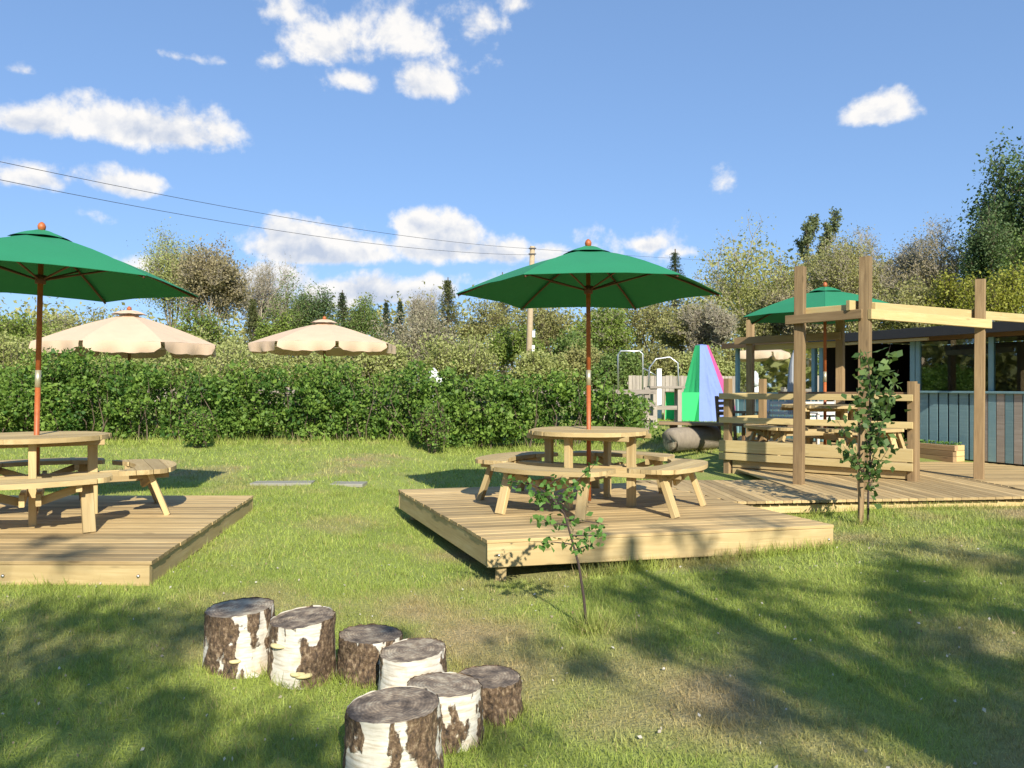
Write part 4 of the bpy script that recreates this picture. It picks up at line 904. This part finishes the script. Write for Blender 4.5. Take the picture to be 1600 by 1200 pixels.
# ------------------------------------------------------------------ shade trees behind the viewer
def shade_tree(base, H, targets, label, seed):
    t = empty('shade_tree', (*base, 0)); tag(t, label, 'tree', 'shade trees'); r = random.Random(seed); segs, cen = [], []
    segs.append((0, 0, -.1, .1, 0, H * .45, .2, .15)); segs.append((.1, 0, H * .45, .15, .1, H * .85, .15, .06))
    for (gx_, gy_, rad, n) in targets:
        tt = r.uniform(8.6, 12.5) + max(0, gy_ - 4) * .9; c = Vector((gx_, gy_, 0)) + S * tt - Vector((*base, 0)); j = Vector((.12, .05, min(H * .8, max(H * .3, c.z * .75))))
        m_ = j.lerp(c, .5) + Vector((0, 0, .25)); segs.append((*j, *m_, .03, .018)); segs.append((*m_, *c, .018, .006))
        for q in range(6):
            e = c + Vector(unit(1)[0]) * rad * .9; segs.append((*c, *e, .012, .005))
        u = unit(n) * (rad * rng.uniform(.1, 1.0, n) ** .5)[:, None] * np.array([1.25, 1.0, .8]); cen.append(np.array(c) + u)
    obj('trunk', segs_mesh('trunk', segs, 'bark_brown', 6), t); obj('crown', leaf_mesh('crown', np.concatenate(cen), .095, 'leaf_mid', .65), t)
r = random.Random(5); tr_, tl_ = [], []
for i in range(105):
    gx_, gy_ = r.uniform(-.1, 4.6), r.uniform(2.5, 6.6)
    if gy_ > 6.0 and gx_ < 2.4: continue
    if gx_ < .7 and gy_ > 4.6: continue
    tr_.append((gx_, gy_, r.uniform(.14, .30), r.choice((26, 38, 55))))
for gx_, gy_ in ((.6, 6.6), (1.3, 7.0), (2.0, 7.4), (1.6, 6.5), (4.4, 7.1), (3.3, 6.9), (5.0, 7.6), (.3, 7.4)): tr_.append((gx_, gy_, .28, 60))
for gx_, gy_, q, n in ((-2.4, 4.9, .3, 130), (-2.0, 4.75, .25, 110), (-1.75, 4.95, .2, 90), (-2.5, 4.4, .35, 160), (-2.05, 4.2, .25, 110), (-2.3, 3.8, .35, 170), (-1.9, 3.6, .25, 110), (-1.6, 3.75, .16, 70), (-2.2, 3.3, .35, 150), (-1.55, 3.2, .3, 130),
        (-1.0, 3.45, .22, 100), (-.85, 3.1, .25, 120), (-2.9, 4.8, .4, 180), (-1.2, 2.9, .3, 130), (-3.3, 6.1, .22, 60), (-4.0, 5.8, .25, 80), (-4.5, 6.4, .25, 70), (-3.8, 6.6, .18, 40), (-.75, 4.7, .14, 50), (-1.7, 2.7, .35, 150)): tl_.append((gx_, gy_, q, n))
shade_tree((4.2, -5.5), 9.0, tr_, 'tall leafy tree behind the viewer to the right, shading the lawn', 1)
shade_tree((-.6, -6.5), 8.5, tl_, 'leafy tree behind the viewer to the left, throwing streaks of shade', 2)

# ------------------------------------------------------------------ grass blades
def blades(n, y0, y1, h, wd):
    y = np.sqrt(rng.uniform(y0 * y0, y1 * y1, n)); x = rng.uniform(-.72, .72, n) * y; return x, y, np.full(n, h), np.full(n, wd)
sets = [blades(170000, 2.7, 6.0, .040, .0045), blades(120000, 6.0, 10.5, .045, .008), blades(120000, 10.5, 24, .06, .016)]
n = 6000; sets.append((rng.uniform(-11, 3.2, n), 15.45 + rng.normal(size=n) * .3, .06 + .2 * rng.random(n) ** 2, np.full(n, .012)))     # long grass at the hedge foot
def ring(pts, n, h, sp, wd):
    p = np.array(pts)[rng.integers(0, len(pts), n)]; return p[:, 0] + rng.normal(size=n) * sp, p[:, 1] + rng.normal(size=n) * sp, np.full(n, h), np.full(n, wd)
edgepts = [(lerp((-.19, 6.0, 0), (2.81, 6.66, 0), t)[:2]) for t in np.linspace(.25, 1, 60)] + [(lerp((2.4, 8.05, 0), (6.5, 8.5, 0), t)[:2]) for t in np.linspace(0, 1, 60)]
tf = [(a, b_) for a, b_ in zip(*blades(420, 2.8, 11, 0, 0)[:2])]; sets.append(ring(tf, 9000, .085, .035, .006))
sets.append(ring(edgepts, 4200, .11, .05, .006)); sets.append(ring([(.47, 4.83), (.52, 4.8), (3.5, 7.56)], 900, .16, .07, .005))
stp = [(-1.485, 4.2, .19), (-1.125, 4.14, .19), (-.766, 4.17, .19), (-.50, 3.88, .18), (-.475, 3.07, .2), (-.30, 3.42, .18), (-.115, 3.70, .17)]
sets.append(ring([(a + r_ * math.cos(q), b_ + r_ * math.sin(q)) for a, b_, r_ in stp for q in np.linspace(0, 6.28, 24)], 3500, .075, .015, .0045))
x, y, h, wd = (np.concatenate(c) for c in zip(*sets))
def inside(x, y, fl, fr, bl, m=.0):
    u = np.array(fr) - fl; v = np.array(bl) - fl; det = u[0] * v[1] - u[1] * v[0]; dx, dy = x - fl[0], y - fl[1]
    a = (dx * v[1] - dy * v[0]) / det; b_ = (u[0] * dy - u[1] * dx) / det; return (a > -m) & (a < 1 + m) & (b_ > m * 0 + .012) & (b_ < 1 + m)
bad = inside(x, y, (-.19, 6.06), (2.81, 6.72), (-1.33, 9.01)) | inside(x, y, (-7.6, 5.36), (-2.51, 5.33), (-7.96, 8.55)) | ((x > 2.0) & (y > 8.1 + (x - 2.33) * .115) & (y < 13 + (x - 3))) | ((x > 4) & (y > 9) & (y < 17) & (x > 3.2 + (y - 11.4) * .35))
for a, b_, r_ in stp: bad |= (x - a) ** 2 + (y - b_) ** 2 < (r_ * .93) ** 2
x, y, h, wd = x[~bad], y[~bad], h[~bad], wd[~bad]; n = len(x)
dr = dryness(x, y); h = h * rng.uniform(.45, 1.35, n) * (1 - .35 * dr) * (.7 + .6 * vnoise(x, y, .3, 31)); z = ground(x, y) - .004
an = rng.uniform(0, 6.283, n); ln = rng.uniform(.15, .95, n); la = rng.uniform(0, 6.283, n)
p = np.stack([x, y, z], -1); sd = np.stack([np.cos(an), np.sin(an), np.zeros(n)], -1) * wd[:, None] / 2
tip = p + np.stack([np.cos(la) * ln * h, np.sin(la) * ln * h, h * np.sqrt(np.clip(1.05 - ln * ln, .1, 1))], -1)
v = np.stack([p - sd, p + sd, tip], 1).reshape(-1, 3)
gr = obj('grass', np_mesh('grass', v, np.arange(3 * n).reshape(-1, 3), 'grass_blade', {'tint': ('FACE', rng.random(n)), 'dry': ('FACE', np.clip(dr + (rng.random(n) < .08) * .7, 0, 1))}))
tag(gr, 'short mown grass blades covering the lawn', kind='stuff')

# ------------------------------------------------------------------ fallen bits on the lawn
n = 420; y = np.sqrt(rng.uniform(8, 45, n)); x = rng.uniform(-.7, .7, n) * y; c = np.stack([x, y, ground(x, y) + .018], -1)
tag(obj('leaf_litter', leaf_mesh('leaf_litter', c[~inside(x, y, (-.3, 5.9), (2.95, 6.6), (-1.5, 9.1))], .02, 'leaf_litter', .7)), 'pale fallen petals and dead leaves scattered on the lawn', kind='stuff')
